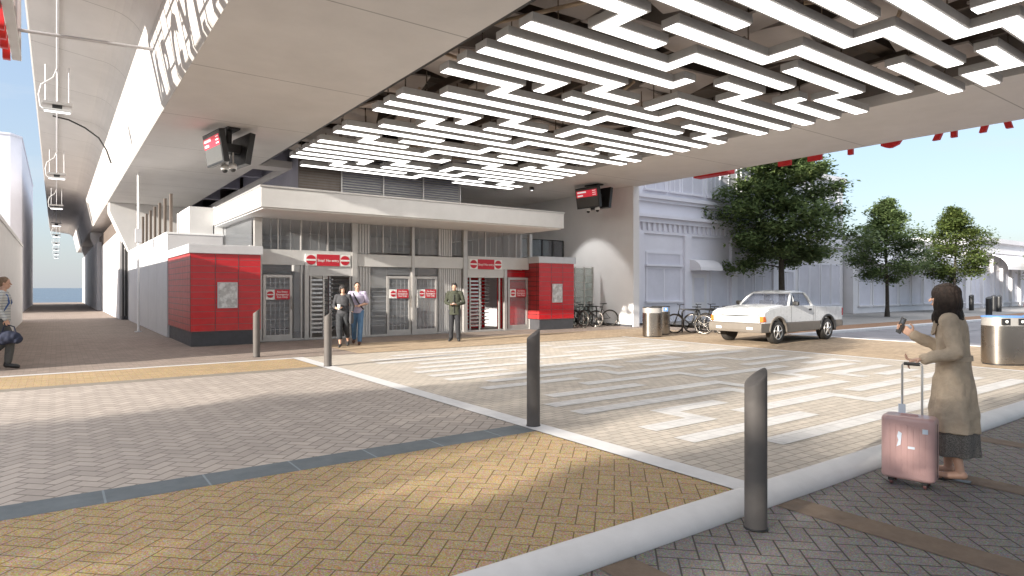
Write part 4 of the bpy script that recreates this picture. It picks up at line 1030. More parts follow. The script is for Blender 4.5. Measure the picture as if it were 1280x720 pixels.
for x0, x1 in ((22.0, 23.3), (23.7, 24.3), (24.6, 26.1), (26.5, 27.1), (27.6, 28.9), (29.4, 30.9), (31.4, 32.7)):
    window(cb, x0, x1, 6.2, 8.4, Yb, 1, rows=1); window(cb, x0, x1, 9.5, 11.7, Yb, 1, rows=1)
for x0, x1, z0, z1, n in ((22.1, 24.4, 1.0, 2.5, 1), (22.1, 24.4, 2.7, 3.2, 0), (26.8, 28.1, 0.5, 2.7, 0), (28.95, 30.3, 0.5, 2.7, 1), (30.6, 32.0, 0.5, 2.7, 1), (33.0, 34.3, 0.6, 2.5, 1)):
    window(cb, x0, x1, z0, z1, Yb, n)
b = MB(); b.box(25.25, Yb-0.05, 0.02, 26.4, Yb-0.003, 2.3); d = b.build('door', M['bwhite2'], cb)
MB().box(25.45, Yb-0.06, 0.9, 26.2, Yb-0.051, 2.1).build('pane', M['bglass'], d)
b = MB(); b.prism([(Yb-0.05, 3.0)]+[(Yb-0.05-0.75*math.sin(PI/2*i/6), 2.45+0.55*math.cos(PI/2*i/6)) for i in range(7)]+[(Yb-0.05, 2.45)], 'x', 25.0, 26.7); b.build('awning', M['bwhite2'], cb)
nb = empty('narrow_building', (0, 0, 0), 0, 'pale two-storey building standing behind the tallest tree', 'building')
MB().box(34.65, Yb+0.15, 0, 40.3, Yb+10, 8.2).build('wall', M['bwhite2'], nb)
MB().box(34.65, Yb-0.05, 8.2, 40.4, Yb+10.1, 8.5).build('roof', M['bwhite2'], nb)
MB().box(34.65, Yb-0.03, 4.1, 40.3, Yb+0.147, 4.35).build('string_course', M['bwhite2'], nb)
for x0, x1 in ((35.2, 36.3), (36.8, 37.9), (38.6, 39.7)): window(nb, x0, x1, 5.0, 7.2, Yb+0.15, 1)
for x0, x1 in ((35.2, 36.2), (36.4, 37.4), (37.7, 38.6), (38.9, 39.8)): window(nb, x0, x1, 0.6, 3.0, Yb+0.15, 0)
sr = empty('shop_row', (0, 0, 0), 0, 'long low white row of shopfronts with sloping awnings on the right', 'building')
MB().box(40.5, 19.6, 0, 58, 30, 4.7).build('wall', M['bwhite2'], sr)
MB().box(58, 19.4, 0, 120, 30, 5.4).build('wall', M['bwhite2'], sr)
b = MB(); b.box(57.9, 19.15, 5.4, 120.2, 30.1, 5.75); b.box(58, 19.25, 4.5, 120, 19.397, 4.7); b.build('parapet', M['bwhite2'], sr)
b = MB(); b.box(40.4, 19.35, 4.7, 57.88, 30.1, 4.95); b.build('parapet', M['bwhite2'], sr)
def awning(x0, x1, z0, z1, y, dep, curved=False):
    b = MB(); n = 7
    out = [(y-dep*(math.sin(PI/2*i/n) if curved else i/n), z0+(z1-z0)*(math.cos(PI/2*i/n) if curved else 1-i/n)) for i in range(n+1)]
    inn = [(p[0]+0.02, p[1]-0.04) for p in out]
    b.prism(out+inn[::-1], 'x', x0, x1); b.build('awning', M['bwhite2'], sr)
awning(41.0, 50.5, 3.1, 4.5, 19.59, 1.3); awning(51.2, 57.5, 3.1, 4.2, 19.59, 1.2); awning(62, 72, 3.1, 4.4, 19.39, 1.6, True); awning(76, 88, 3.1, 4.4, 19.39, 1.6, True); awning(92, 104, 3.1, 4.4, 19.39, 1.6, True)
xs = 41.2
while xs < 57: window(sr, xs, xs+1.45, 0.5, 2.9, 19.6, 0, mt='bwhite2'); xs += 1.9
xs = 59
while xs < 104:
    window(sr, xs, xs+1.7, 0.4, 3.0, 19.4, 1, mt='bwhite2'); xs += 2.25
    MB().box(xs-0.33, 19.2, 0, xs-0.17, 19.397, 4.4).build('pilaster', M['bwhite2'], sr)

# ------------------------------------------------------------------ trees
lm = bpy.data.materials.new('leaves'); lm.use_nodes = True
def leafmat(name, col, yel):
    m = bpy.data.materials.new(name); m.use_nodes = True; n = N(m); b = n.n['Principled BSDF']; out = n.n['Material Output']
    g = n.new('ShaderNodeNewGeometry')
    c = n.ramp(g.outputs['Random Per Island'], (0.0, tuple(q*0.6 for q in col)), (0.55, col), (1.0, yel))
    f = n.noise(0.9, 3, 0.5, g.outputs['Position']); c = n.mix(0.6, c, n.ramp(f, (0.35, 0.6), (0.65, 1.0)), 'MULTIPLY')
    n.l.new(c, b.inputs['Base Color']); b.inputs['Roughness'].default_value = 0.55; b.inputs['Specular IOR Level'].default_value = 0.25
    t = n.new('ShaderNodeBsdfTranslucent'); n.l.new(c, t.inputs['Color'])
    mx = n.new('ShaderNodeMixShader'); mx.inputs[0].default_value = 0.45
    n.l.new(b.outputs[0], mx.inputs[1]); n.l.new(t.outputs[0], mx.inputs[2]); n.l.new(mx.outputs[0], out.inputs['Surface'])
    return m
LEAF_D = leafmat('leaf_dark', (0.165, 0.235, 0.095), (0.23, 0.29, 0.11))
LEAF_L = leafmat('leaf_light', (0.13, 0.18, 0.05), (0.22, 0.26, 0.075))
def tree(loc, H, crown_r, z0, seed, lbl, leaf, leafn, ls, group=None, name='street_tree'):
    r = random.Random(seed); o = empty(name, loc, 0, lbl, 'tree', group)
    tr = MB(); pts = []; rad = []
    ph = r.uniform(0, 6)
    for i in range(12):
        t = i/11; pts.append((0.10*math.sin(ph+t*4)*t, 0.10*math.cos(ph*1.3+t*3.5)*t, H*0.96*t)); rad.append(max(0.012, (0.0145*H)*(1-t)**0.85+0.012))
    rad[0] *= 1.35
    tr.tube(pts, rad, 10)
    def tp(z):
        t = max(0, min(0.999, z/(H*0.96)))*11; i = int(t); f = t-i
        return Vector(pts[i]).lerp(Vector(pts[i+1]), f)
    sprays = []
    nl = int(24 + H*3.2)
    for k in range(nl):
        t = (k+0.5)/nl; z = z0 + (H*0.97-z0)*t**0.95
        prof = math.sin(PI*min(1, 0.22+0.78*t)**0.85)**0.7 if t > 0.12 else 0.55+2.6*t
        prof = max(0.10, (1-t)**0.78*1.2 if t > 0.24 else min(1.0, prof))
        a = k*2.39996+r.uniform(-.5,.5); L = crown_r*prof*r.uniform(0.62, 1.12)
        p0 = tp(z-0.25*L); rise = r.uniform(0.25, 0.62) + 0.45*t
        dirv = Vector((math.cos(a), math.sin(a), 0))
        bp_ = []; n = 6
        for i in range(n+1):
            q = i/n; bp_.append(p0 + dirv*L*q + Vector((0,0,L*(rise*q - 0.26*q*q))) + Vector((r.uniform(-1,1), r.uniform(-1,1), r.uniform(-.6,.6)))*0.045*L*q)
        tr.tube(bp_, [max(0.006, 0.0038*H*(1-i/(n+0.5))*(1-0.55*t)) for i in range(n+1)], 5)
        for i in range(2, n+1):
            for s_ in range(2):
                aa = a + (1 if s_ else -1)*r.uniform(0.5, 1.15); l2 = L*r.uniform(0.16, 0.42)*(1.15-0.5*i/n)
                e = bp_[i] + Vector((math.cos(aa), math.sin(aa), r.uniform(-0.10, 0.28)))*l2
                tr.tube([bp_[i], bp_[i].lerp(e, .5)+Vector((0,0,0.03*l2)), e], [0.010, 0.007, 0.004], 4)
                for q in (0.45, 0.8, 1.05): sprays.append((bp_[i].lerp(e, q), l2))
        sprays.append((bp_[-1], 0.3*L))
    tr.build('trunk', M['bark'], o)
    cr = MB(); per = max(3, int(leafn/len(sprays)))
    for c, l2 in sprays:
        if r.random() < 0.10: continue
        R_ = 0.22 + 0.42*l2
        for _ in range(per):
            p = c + Vector((r.gauss(0, R_*0.62), r.gauss(0, R_*0.62), r.gauss(0, R_*0.46)))
            u = Vector((r.uniform(-1,1), r.uniform(-1,1), r.uniform(-.45,.35))).normalized()
            w = u.cross(Vector((r.uniform(-.5,.5), r.uniform(-.5,.5), 1))).normalized(); s = ls*r.uniform(0.65, 1.25)
            dn = Vector((0, 0, -0.12*s))
            cr.add([p-u*s*0.5, p+w*s*0.27+u*s*0.02, p+u*s*0.5+dn, p-w*s*0.27+u*s*0.02], [(0,1,2,3)])
    me = bpy.data.meshes.new('crown'); me.from_pydata(cr.v, [], cr.f); me.materials.append(leaf)
    c = bpy.data.objects.new('crown', me); COL.objects.link(c); c.parent = o
    return o
tree((29.4, 17.7, 0), 10.6, 3.45, 2.9, 5, 'tallest dark green street tree rising behind the white pickup', LEAF_D, 50000, 0.24)
tree((37.5, 16.3, 0), 6.6, 2.05, 2.2, 12, 'smaller dark green street tree between the pickup and the trench coat woman', LEAF_D, 24000, 0.18)
tree((48.5, 16.9, 0), 7.0, 2.2, 2.3, 23, 'brighter yellow-green street tree behind the trench coat woman', LEAF_L, 22000, 0.20)
tree((66.5, 15.9, 0), 7.0, 2.3, 2.2, 31, 'yellow-green street tree cut by the right picture edge', LEAF_L, 8000, 0.25)
# trees on the near side of the crossing (outside the picture; they shade the paving)
SHADE_TREES = [((-19.0, 3.9, 0), 11.2, 3.0, 2.2, 41), ((-24.5, -0.9, 0), 8.9, 2.6, 2.0, 43), ((-19.5, -3.5, 0), 11.6, 3.6, 2.0, 47)]
for i, (l, h, cr_, z0, sd) in enumerate(SHADE_TREES):
    tree(l, h, cr_, z0, sd, ['street tree outside the frame shading the plaza', 'street tree outside the frame shading the yellow bricks', 'street tree outside the frame shading the grey pavement'][i], LEAF_D, 24000, 0.30)
# ------------------------------------------------------------------ people
def blob(mb, name, mt, par, vox=0.008, smooth=3, lump=None):
    me = mb.mesh('tmp'); o = bpy.data.objects.new('tmp', me)
    r = o.modifiers.new('r', 'REMESH'); r.mode = 'VOXEL'; r.voxel_size = vox; r.use_smooth_shade = True
    s = o.modifiers.new('s', 'SMOOTH'); s.factor = 0.5; s.iterations = smooth
    out = evaluated_mesh(o); bpy.data.meshes.remove(me)
    if lump:
        from mathutils import noise
        amp, fr, zs = lump
        nrm = [v.normal.copy() for v in out.vertices]; co_ = []
        for v, nv in zip(out.vertices, nrm):
            q = v.co; co_ += list(q + nv*amp*noise.noise(Vector((q.x*fr, q.y*fr, q.z*fr*zs))))
        out.vertices.foreach_set('co', co_)
    out.name = name; out.materials.clear(); out.materials.append(mt)
    out.polygons.foreach_set('use_smooth', [True]*len(out.polygons))
    ob = bpy.data.objects.new(name, out); COL.objects.link(ob); ob.parent = par
    return ob
V = Vector
def hand(b, w, d, p, side, curl=0.5, spread=0.0185, k=1.0):
    """w wrist, d hand direction, p palm-facing direction; side=+1: thumb towards d x p"""
    w, d, p = V(w), V(d).normalized(), V(p).normalized(); u = d.cross(p).normalized()*side
    for i in range(4):
        o = (1.5-i)
        base = w + d*0.083*k + u*o*spread*k
        b.cap_(w + d*0.012 + u*o*0.011*k, 0.0145*k, base, 0.0125*k, 8)
        dd = d.copy(); q = base; ln = (0.95, 1.05, 1.0, 0.78)[i]
        for s_, l in enumerate((0.040, 0.026, 0.020)):
            a = curl*(0.75, 1.0, 0.7)[s_]; dd = (dd*math.cos(a) + p*math.sin(a)).normalized()
            pp_ = dd.cross(u).normalized()
            p2 = q + dd*l*ln*k; b.cap_(q, (0.0098-0.0012*s_)*k, p2, (0.0090-0.0012*s_)*k, 8); q = p2
            p = (p - dd*p.dot(dd)); p.normalize()
        p = V(p)
    t0 = w + d*0.022 + u*0.020*k; t1 = t0 + (d*0.55+u*0.75+p*0.25).normalized()*0.042*k; t2 = t1 + (d*0.8+u*0.25+p*0.5).normalized()*0.030*k; t3 = t2 + (d*0.85+p*0.5).normalized()*0.024*k
    b.cap_(t0, 0.015*k, t1, 0.0115*k, 8); b.cap_(t1, 0.0112*k, t2, 0.0098*k, 8); b.cap_(t2, 0.0098*k, t3, 0.008*k, 8)
def fmat(name, col, rough=0.85, **k): return mat(name, col, rough, 0, 0.14, 14, 0.25, 300, **k)
def stripes(name, c1, c2, per):
    m = mat(name, c1, 0.9, 0, 0.05, 10); n = N(m); b = n.n['Principled BSDF']; z = n.xyz(n.obj())[2]
    f = n.m('LESS_THAN', n.m('FRACT', n.m('DIVIDE', z, per)), 0.3)
    n.l.new(n.mix(f, b.inputs['Base Color'].links[0].from_socket, c2), b.inputs['Base Color']); return m
HAIR = {'black': mat('black_hair', (0.018, 0.015, 0.014), 0.5, 0, 0.3, 30, 0.6, 250), 'brown': mat('brown_hair', (0.020, 0.013, 0.010), 0.6, 0, 0.5, 30, 0.6, 250, spec=0.25), 'fair': mat('fair_hair', (0.16, 0.10, 0.06), 0.55, 0, 0.3, 30, 0.6, 250)}
def ring(c, rx, ry, n=28, yaw=0.0, fold=0.0, nf=7, ph=0.0):
    out = []
    for i in range(n):
        a = 2*PI*i/n; f = 1+fold*math.sin(nf*a+ph)
        x, y = rx*f*math.cos(a), ry*f*math.sin(a)
        out.append((c[0]+x*math.cos(yaw)-y*math.sin(yaw), c[1]+x*math.sin(yaw)+y*math.cos(yaw), c[2]))
    return out
def person(loc, rz, sc, lbl, J, build, hair, hairmat, head_yaw=0.0, head_pitch=0.0, fem=False, vox=0.008, legs_bare=False):
    """J: joint positions for a 1.72 m figure facing +Y; x>0 is the figure's right"""
    o = empty('person', loc, rz, lbl, 'person'); o.scale = (sc, sc, sc)
    b = MB()
    lean = V(J.get('lean', (0, 0, 0))); hp = V(J.get('hip', (0, 0, 0.93)))
    ch = hp + V((0, 0, 0.34)) + lean*0.6; nk = hp + V((0, 0.005, 0.535)) + lean; hd = V(J.get('head', nk + V((0, 0.035, 0.155))))
    sw = 0.165 if fem else 0.19
    b.ell(hp, 0.150 if not fem else 0.158, 0.105, 0.115); b.ell(hp + V((0, 0, 0.15)) + lean*0.3, 0.125 if fem else 0.14, 0.092, 0.15)
    b.ell(ch, 0.140 if fem else 0.165, 0.102, 0.175); b.cap_(nk - V((0, 0.0, 0.05)), 0.062, hd - V((0, 0.02, 0.05)), 0.052)
    Mh = Matrix.Rotation(head_yaw, 3, 'Z') @ Matrix.Rotation(-head_pitch, 3, 'X')
    def H(x, y, z): return hd + Mh @ V((x, y, z))
    b.ell(H(0, -0.008, 0.03), 0.074, 0.092, 0.088, Mh); b.ell(H(0, 0.022, -0.045), 0.054, 0.062, 0.068, Mh); b.ell(H(0, 0.055, -0.085), 0.024, 0.02, 0.018, Mh)
    b.cap_(H(0, 0.082, 0.012), 0.009, H(0, 0.104, -0.022), 0.013, 8); b.ell(H(0, 0.083, -0.055), 0.022, 0.010, 0.009, Mh)
    for s in (-1, 1): b.ell(H(s*0.074, -0.005, -0.005), 0.010, 0.020, 0.030, Mh); b.ell(H(s*0.034, 0.066, -0.012), 0.022, 0.018, 0.016, Mh)
    for s, S_ in ((1, 'R'), (-1, 'L')):
        sh = nk + V((s*sw, -0.01, -0.045)); el, wr = V(J['el'+S_]), V(J['wr'+S_])
        b.ell(sh, 0.060, 0.058, 0.060); b.cap_(nk + V((s*0.05, -0.01, -0.02)), 0.05, sh, 0.052)
        b.cap_(sh, 0.050, el, 0.038); b.cap_(el, 0.039, el.lerp(wr, 0.35), 0.040); b.cap_(el.lerp(wr, 0.35), 0.040, wr, 0.025)
        hd_ = J.get('hand'+S_, ((wr-el).normalized(), (0, 0, -1), 0.45)); 
        pd = V(hd_[1]); d_ = V(hd_[0]).normalized(); pd = (pd - d_*pd.dot(d_)).normalized()
        u_ = d_.cross(pd); tside = J.get('thumb'+S_, 1)
        hand(b, wr, d_, pd, tside, hd_[2])
        kn, an, toe = V(J['kn'+S_]), V(J['an'+S_]), V(J['toe'+S_]); hj = hp + V((s*0.085, 0, -0.03))
        b.cap_(hj, 0.088, kn, 0.055); b.cap_(kn, 0.054, kn.lerp(an, 0.3), 0.053); b.cap_(kn.lerp(an, 0.3), 0.053, an, 0.034)
        b.cap_(an + V((0, -0.02, -0.025)), 0.036, toe, 0.030); b.ell(an.lerp(toe, 0.75)+V((0,0,-0.005)), 0.045, 0.06, 0.028)
    blob(b, 'body', M['skin'], o, vox, 3)
    for s in (-1, 1):
        e = MB(); e.ell(H(s*0.033, 0.082, 0.006), 0.013, 0.007, 0.008, Mh, 10, 6); e.build('eye', M['black'], o)
    e = MB(); e.ell(H(0, 0.092, -0.056), 0.021, 0.004, 0.005, Mh, 10, 6); e.build('mouth', M['lips'] if 'lips' in M else M['skin'], o)
    hb = MB(); hair(hb, H, Mh); blob(hb, 'hair', HAIR[hairmat], o, 0.007, 1, (0.007, 55, 0.12))
    build(o, dict(hp=hp, ch=ch, nk=nk, hd=hd, lean=lean, sw=sw, H=H, Mh=Mh), J)
    return o
M['lips'] = mat('lips', (0.32, 0.11, 0.10), 0.45)
def hair_short(b, H, Mh):
    b.ell(H(0, -0.020, 0.048), 0.082, 0.092, 0.082, Mh); b.ell(H(0, -0.055, 0.0), 0.074, 0.058, 0.08, Mh)
    for s in (-1, 1): b.ell(H(s*0.068, -0.01, 0.03), 0.016, 0.04, 0.045, Mh)
def hair_bob(b, H, Mh):
    b.ell(H(0, -0.018, 0.045), 0.096, 0.105, 0.09, Mh); b.ell(H(0, -0.055, -0.02), 0.10, 0.07, 0.105, Mh)
    for s in (-1, 1): b.ell(H(s*0.082, -0.005, -0.015), 0.026, 0.06, 0.10, Mh)
def hair_long(b, H, Mh):
    b.ell(H(0, -0.022, 0.045), 0.102, 0.118, 0.098, Mh); b.ell(H(0, -0.065, -0.04), 0.112, 0.082, 0.13, Mh)
    for s in (-1, 1): b.ell(H(s*0.088, -0.01, -0.05), 0.032, 0.078, 0.13, Mh); b.ell(H(s*0.085, 0.0, -0.17), 0.045, 0.075, 0.10, Mh)
    b.ell(H(0, -0.085, -0.17), 0.125, 0.072, 0.12, Mh); b.ell(H(0.02, -0.095, -0.25), 0.10, 0.05, 0.06, Mh)
def torso(b, g, infl, low=0.05, fem=False):
    hp, ch, nk, lean = g['hp'], g['ch'], g['nk'], g['lean']; sw = g['sw']
    n = 24; R = []
    for z, rx, ry, f in ((low, 0.155, 0.112, 0.0), (0.10, 0.145, 0.108, 0.15), (0.20, 0.138 if fem else 0.152, 0.102, 0.35), (0.32, 0.155 if fem else 0.172, 0.113, 0.55), (0.42, 0.158 if fem else 0.18, 0.112, 0.75), (0.48, 0.135, 0.09, 0.9), (0.525, 0.085, 0.07, 1.0)):
        c = hp + V((0, 0, z)) + lean*f; R.append(ring(c, rx+infl, ry+infl, n))
    b.loft(R)
    for s in (-1, 1): b.cap_(nk + V((s*0.06, -0.01, -0.035)), 0.052+infl*0.6, nk + V((s*sw, -0.01, -0.05)), 0.056+infl*0.8)
def sleeve(b, g, J, S_, frac, r0, r1, r2):
    s = 1 if S_ == 'R' else -1
    sh = g['nk'] + V((s*g['sw'], -0.01, -0.045)); el, wr = V(J['el'+S_]), V(J['wr'+S_])
    if frac <= 1: b.cap_(sh, r0, sh.lerp(el, frac), r1)
    else: b.cap_(sh, r0, el, r1); b.cap_(el, r1, el.lerp(wr, frac-1), r2)
def trousers(o, g, J, mt, frac, r=(0.104, 0.078, 0.062), lump=(0.006, 16, 0.6), vox=0.009):
    b = MB(); hp = g['hp']; b.ell(hp + V((0, 0, 0.0)), 0.166, 0.122, 0.125); b.loft([ring(hp+V((0,0,-.02)), .163, .12), ring(hp+V((0,0,.08)), .152, .112), ring(hp+V((0,0,.13)), .146, .107)])
    for s, S_ in ((1, 'R'), (-1, 'L')):
        kn, an = V(J['kn'+S_]), V(J['an'+S_]); hj = hp + V((s*0.085, 0, -0.03)); b.cap_(hj, r[0], kn, r[1]); b.cap_(kn, r[1], kn.lerp(an, frac), r[2])
    return blob(b, 'trousers', mt, o, vox, 2, lump)
def shoes(o, J, mt, thick=0.0):
    for S_ in 'RL':
        an, toe = V(J['an'+S_]), V(J['toe'+S_]); b = MB(); t = thick
        b.cap_(an + V((0, -0.025, -0.028)), 0.043+t, toe+V((0, 0, 0.004)), 0.037+t); b.ell(an.lerp(toe, 0.7)+V((0,0,-0.002)), 0.052+t, 0.075, 0.036+t); b.cap_(an + V((0, -0.015, 0.02)), 0.042+t, an+V((0, -0.02, -0.03)), 0.046+t)
        blob(b, 'shoe', mt, o, 0.008, 2)
def legs(dy=(0, 0), dx=0.09, dz=(0, 0)):
    return {}
# --- woman in a trench coat, turned to the left of the picture
JW = dict(hip=(0, 0, 0.92), elR=(0.21, 0.10, 1.14), wrR=(0.13, 0.335, 1.255), elL=(-0.255, -0.06, 1.14), wrL=(-0.285, 0.19, 1.075), handR=((-0.05, 0.75, 0.6), (-1, 0.2, 0.1), 0.55), handL=((-0.25, 0.95, -0.22), (0, 0.1, -1), 0.8),
          thumbR=1, thumbL=1, knR=(0.085, 0.05, 0.50), anR=(0.085, 0.05, 0.085), toeR=(0.09, 0.20, 0.035), knL=(-0.085, 0.02, 0.50), anL=(-0.085, -0.06, 0.085), toeL=(-0.10, 0.10, 0.035), lean=(0, 0.02, 0), head=(0, 0.075, 1.605))
coatm = mat('trench_cotton', (0.45, 0.36, 0.265), 0.85, 0, 0.14, 9, 0.9, 26)
skirtm = mat('speckled_skirt', (0.13, 0.12, 0.11), 0.9, 0, 0.75, 120)
def dress_w(o, g, J):
    b = MB(); hp = g['hp']
    R = [ring((0, 0.0, 0.43), 0.205, 0.195, 40, 0, 0.07, 7, 0.4), ring((0, 0.0, 0.60), 0.20, 0.183, 40, 0, 0.055, 7, 0.5), ring((0, 0.0, 0.80), 0.19, 0.163, 40, 0, 0.04, 7, 0.7), ring((0, 0, 0.95), 0.18, 0.142, 40, 0, 0.025, 6, 1.0), ring((0, 0.0, 1.10), 0.168, 0.125, 40, 0, 0.02, 6, 1.3),
         ring((0, 0.01, 1.25), 0.178, 0.126, 40, 0, 0.012), ring((0, 0.012, 1.36), 0.175, 0.118, 40), ring((0, 0.015, 1.425), 0.13, 0.092, 40), ring((0, 0.02, 1.47), 0.08, 0.072, 40)]
    b.loft(R)
    for S_, fr in (('R', 1.93), ('L', 1.90)): sleeve(b, g, J, S_, fr, 0.074, 0.060, 0.050)
    b.ell((0.155, 0.0, 1.40), 0.06, 0.06, 0.05); b.ell((-0.155, 0.0, 1.40), 0.06, 0.06, 0.05)
    blob(b, 'coat', coatm, o, 0.0075, 1, (0.012, 17, 0.6))
    b = MB(); b.loft([ring((0, 0.015, 1.425), 0.112, 0.10, 32), ring((0, 0.012, 1.475), 0.09, 0.086, 32), ring((0, 0.016, 1.485), 0.08, 0.078, 32), ring((0, 0.02, 1.445), 0.074, 0.07, 32)]); b.prism([(0.085, 1.46), (0.135, 1.40), (0.155, 1.30), (0.148, 1.27), (0.12, 1.30)], 'x', -0.12, -0.02); b.prism([(0.085, 1.46), (0.135, 1.40), (0.155, 1.30), (0.148, 1.27), (0.12, 1.30)], 'x', 0.02, 0.12)
    blob(b, 'collar', coatm, o, 0.008, 1)
    b = MB(); b.loft([ring((0, 0.0, 1.06), 0.190, 0.148, 36, 0, 0.02, 6, 1.2), ring((0, 0.0, 1.10), 0.187, 0.144, 36, 0, 0.02, 6, 1.3)]); b.build('belt', coatm, o)
    b = MB(); b.loft([ring((0, 0, 0.22), 0.185, 0.19, 36, 0, 0.09, 7, 0), ring((0, 0, 0.40), 0.175, 0.185, 36, 0, 0.06, 7, 0.2), ring((0, 0, 0.75), 0.165, 0.15, 36), ring((0, 0, 0.98), 0.15, 0.12, 36)]); blob(b, 'skirt', skirtm, o, 0.009, 1, (0.006, 14, 0.5))
    for S_ in 'RL':
        an, toe = V(J['an'+S_]), V(J['toe'+S_]); b = MB()
        b.box(an.x-0.045, an.y-0.075, 0.0, an.x+0.045, toe.y+0.035, 0.012); b.tube([(an.x-0.05, an.y+0.12, 0.008), (an.x-0.02, an.y+0.125, 0.062), (an.x+0.025, an.y+0.125, 0.062), (an.x+0.05, an.y+0.12, 0.008)], 0.008, 6); b.build('sandal', M['dark'], o, 0.004)
person((6.50, 2.27, -0.10), math.radians(12), 1.0, 'woman in a beige trench coat holding up a phone beside a pink suitcase', JW, dress_w, hair_long, 'brown', 0.0, -0.02, True, 0.0065)
def at_person(loc, rz, sc, p):
    p = Matrix.Rotation(rz, 4, 'Z') @ (V(p)*sc); return V(loc) + p
WP = ((6.50, 2.27, -0.10), math.radians(12), 1.0)
ph = empty('phone', at_person(*WP, (0.10, 0.425, 1.345)), math.radians(12), 'dark flip-cased phone held up in the trench coat woman\'s hand', 'phone')
Mx = Matrix.Rotation(math.radians(20), 4, 'X') @ Matrix.Rotation(math.radians(38), 4, 'Z')
MB().box(-0.040, -0.006, -0.078, 0.040, 0.006, 0.078, Mx).build('case', M['black'], ph, 0.008)
MB().box(-0.036, -0.0078, -0.073, 0.036, -0.0062, 0.073, Mx).build('screen', M['screen'], ph)
MB().box(-0.03, 0.0062, 0.025, 0.005, 0.010, 0.065, Mx).build('camera', M['dglass'], ph)

# --- couple walking towards us
JC = dict(hip=(0, 0, 0.93), elR=(0.27, -0.06, 1.14), wrR=(0.13, 0.15, 1.08), elL=(-0.26, -0.05, 1.15), wrL=(-0.25, 0.06, 0.90), handR=((-0.9, 0.25, 0.05), (-0.1, 0.2, 1), 0.6), handL=((0, 0.12, -1), (1, 0, 0), 0.35), thumbR=1, thumbL=1,
          knR=(0.08, 0.15, 0.51), anR=(0.05, 0.16, 0.10), toeR=(0.05, 0.31, 0.04), knL=(-0.09, -0.02, 0.50), anL=(-0.10, -0.24, 0.16), toeL=(-0.11, -0.12, 0.045))
blackcloth = fmat('black_jersey', (0.030, 0.032, 0.036)); charcloth = fmat('charcoal_cloth', (0.05, 0.05, 0.055))
def dress_c(o, g, J):
    b = MB(); torso(b, g, 0.016, 0.0, True); sleeve(b, g, J, 'R', 1.55, 0.068, 0.056, 0.046); sleeve(b, g, J, 'L', 1.55, 0.068, 0.056, 0.046); blob(b, 'blouse', charcloth, o, 0.009, 2, (0.007, 15, 0.7))
    trousers(o, g, J, blackcloth, 0.55, (0.108, 0.088, 0.078)); shoes(o, J, M['dark'])
CW = ((6.30, 16.55, 0.004), math.radians(150), 0.965)
person(*CW, 'woman in dark clothes carrying a white cup next to the man in jeans', JC, dress_c, hair_bob, 'black', 0.25, 0.1, True)
cup = empty('paper_cup', at_person(*CW, (0.075, 0.20, 1.13)), 0, 'white takeaway cup carried by the woman in dark clothes', 'cup')
MB().lathe([(0.0, -0.075), (0.032, -0.075), (0.042, 0.045), (0.0, 0.045)], n=18).build('body', M['signwhite'], cup); MB().lathe([(0.0, 0.046), (0.045, 0.046), (0.045, 0.056), (0.036, 0.066), (0.0, 0.066)], n=18).build('lid', M['signwhite'], cup)
hb = empty('shoulder_bag', at_person(*CW, (-0.235, 0.03, 0.86)), CW[1], 'grey cloth bag hanging at the hip of the dark-dressed woman', 'bag')
b = MB(); b.loft([ring((0, 0, -0.19), 0.045, 0.15, 20), ring((0, 0, -0.10), 0.06, 0.155, 20), ring((0, 0, 0.10), 0.045, 0.13, 20), ring((0, 0, 0.13), 0.02, 0.11, 20)]); b.build('body', fmat('grey_bag', (0.075, 0.073, 0.078)), hb)
MB().tube([(0.01, -0.10, 0.12), (0.02, -0.08, 0.30), (0.05, -0.03, 0.52), (0.06, 0.0, 0.55), (0.05, 0.04, 0.52), (0.02, 0.08, 0.30), (0.01, 0.10, 0.12)], 0.010, 6).build('strap', charcloth, hb)
JM = dict(hip=(0, 0, 0.95), elR=(0.28, -0.04, 1.16), wrR=(0.06, 0.19, 1.10), elL=(-0.27, -0.04, 1.16), wrL=(-0.05, 0.20, 1.10), handR=((-0.9, 0.3, -0.05), (0, 0.1, -1), 0.6), handL=((0.9, 0.3, -0.05), (0, 0.1, -1), 0.6), thumbR=-1, thumbL=1,
          knR=(0.09, -0.02, 0.51), anR=(0.10, -0.22, 0.15), toeR=(0.11, -0.10, 0.045), knL=(-0.09, 0.15, 0.52), anL=(-0.07, 0.17, 0.10), toeL=(-0.07, 0.32, 0.04))
lav = fmat('lavender_cotton', (0.42, 0.38, 0.50)); jean = fmat('blue_denim', (0.085, 0.17, 0.29))
def dress_m(o, g, J):
    b = MB(); torso(b, g, 0.018, -0.06); sleeve(b, g, J, 'R', 0.85, 0.072, 0.066, 0.05); sleeve(b, g, J, 'L', 0.85, 0.072, 0.066, 0.05); blob(b, 'shirt', lav, o, 0.009, 2, (0.007, 15, 0.7))
    trousers(o, g, J, jean, 0.95); shoes(o, J, fmat('brown_leather', (0.09, 0.045, 0.03)))
CM = ((6.93, 17.1, 0.004), math.radians(155), 1.0)
person(*CM, 'man in a lavender shirt and jeans walking beside the woman in dark clothes', JM, dress_m, hair_short, 'brown', 0.1, 0.0)
st = MB(); st.tube([(0.13, -0.03, 1.49), (0.10, 0.10, 1.42), (0.02, 0.152, 1.28), (-0.08, 0.148, 1.12), (-0.165, 0.06, 1.0), (-0.175, -0.03, 0.99), (-0.10, -0.13, 1.10), (0.02, -0.14, 1.30), (0.11, -0.10, 1.46)], 0.019, 6, True)
so = st.build('shoulder_strap', M['black']); so.location = CM[0]; so.rotation_euler = (0, 0, CM[1]); tag(so, 'black strap worn across the lavender shirt of the man in jeans', 'strap')

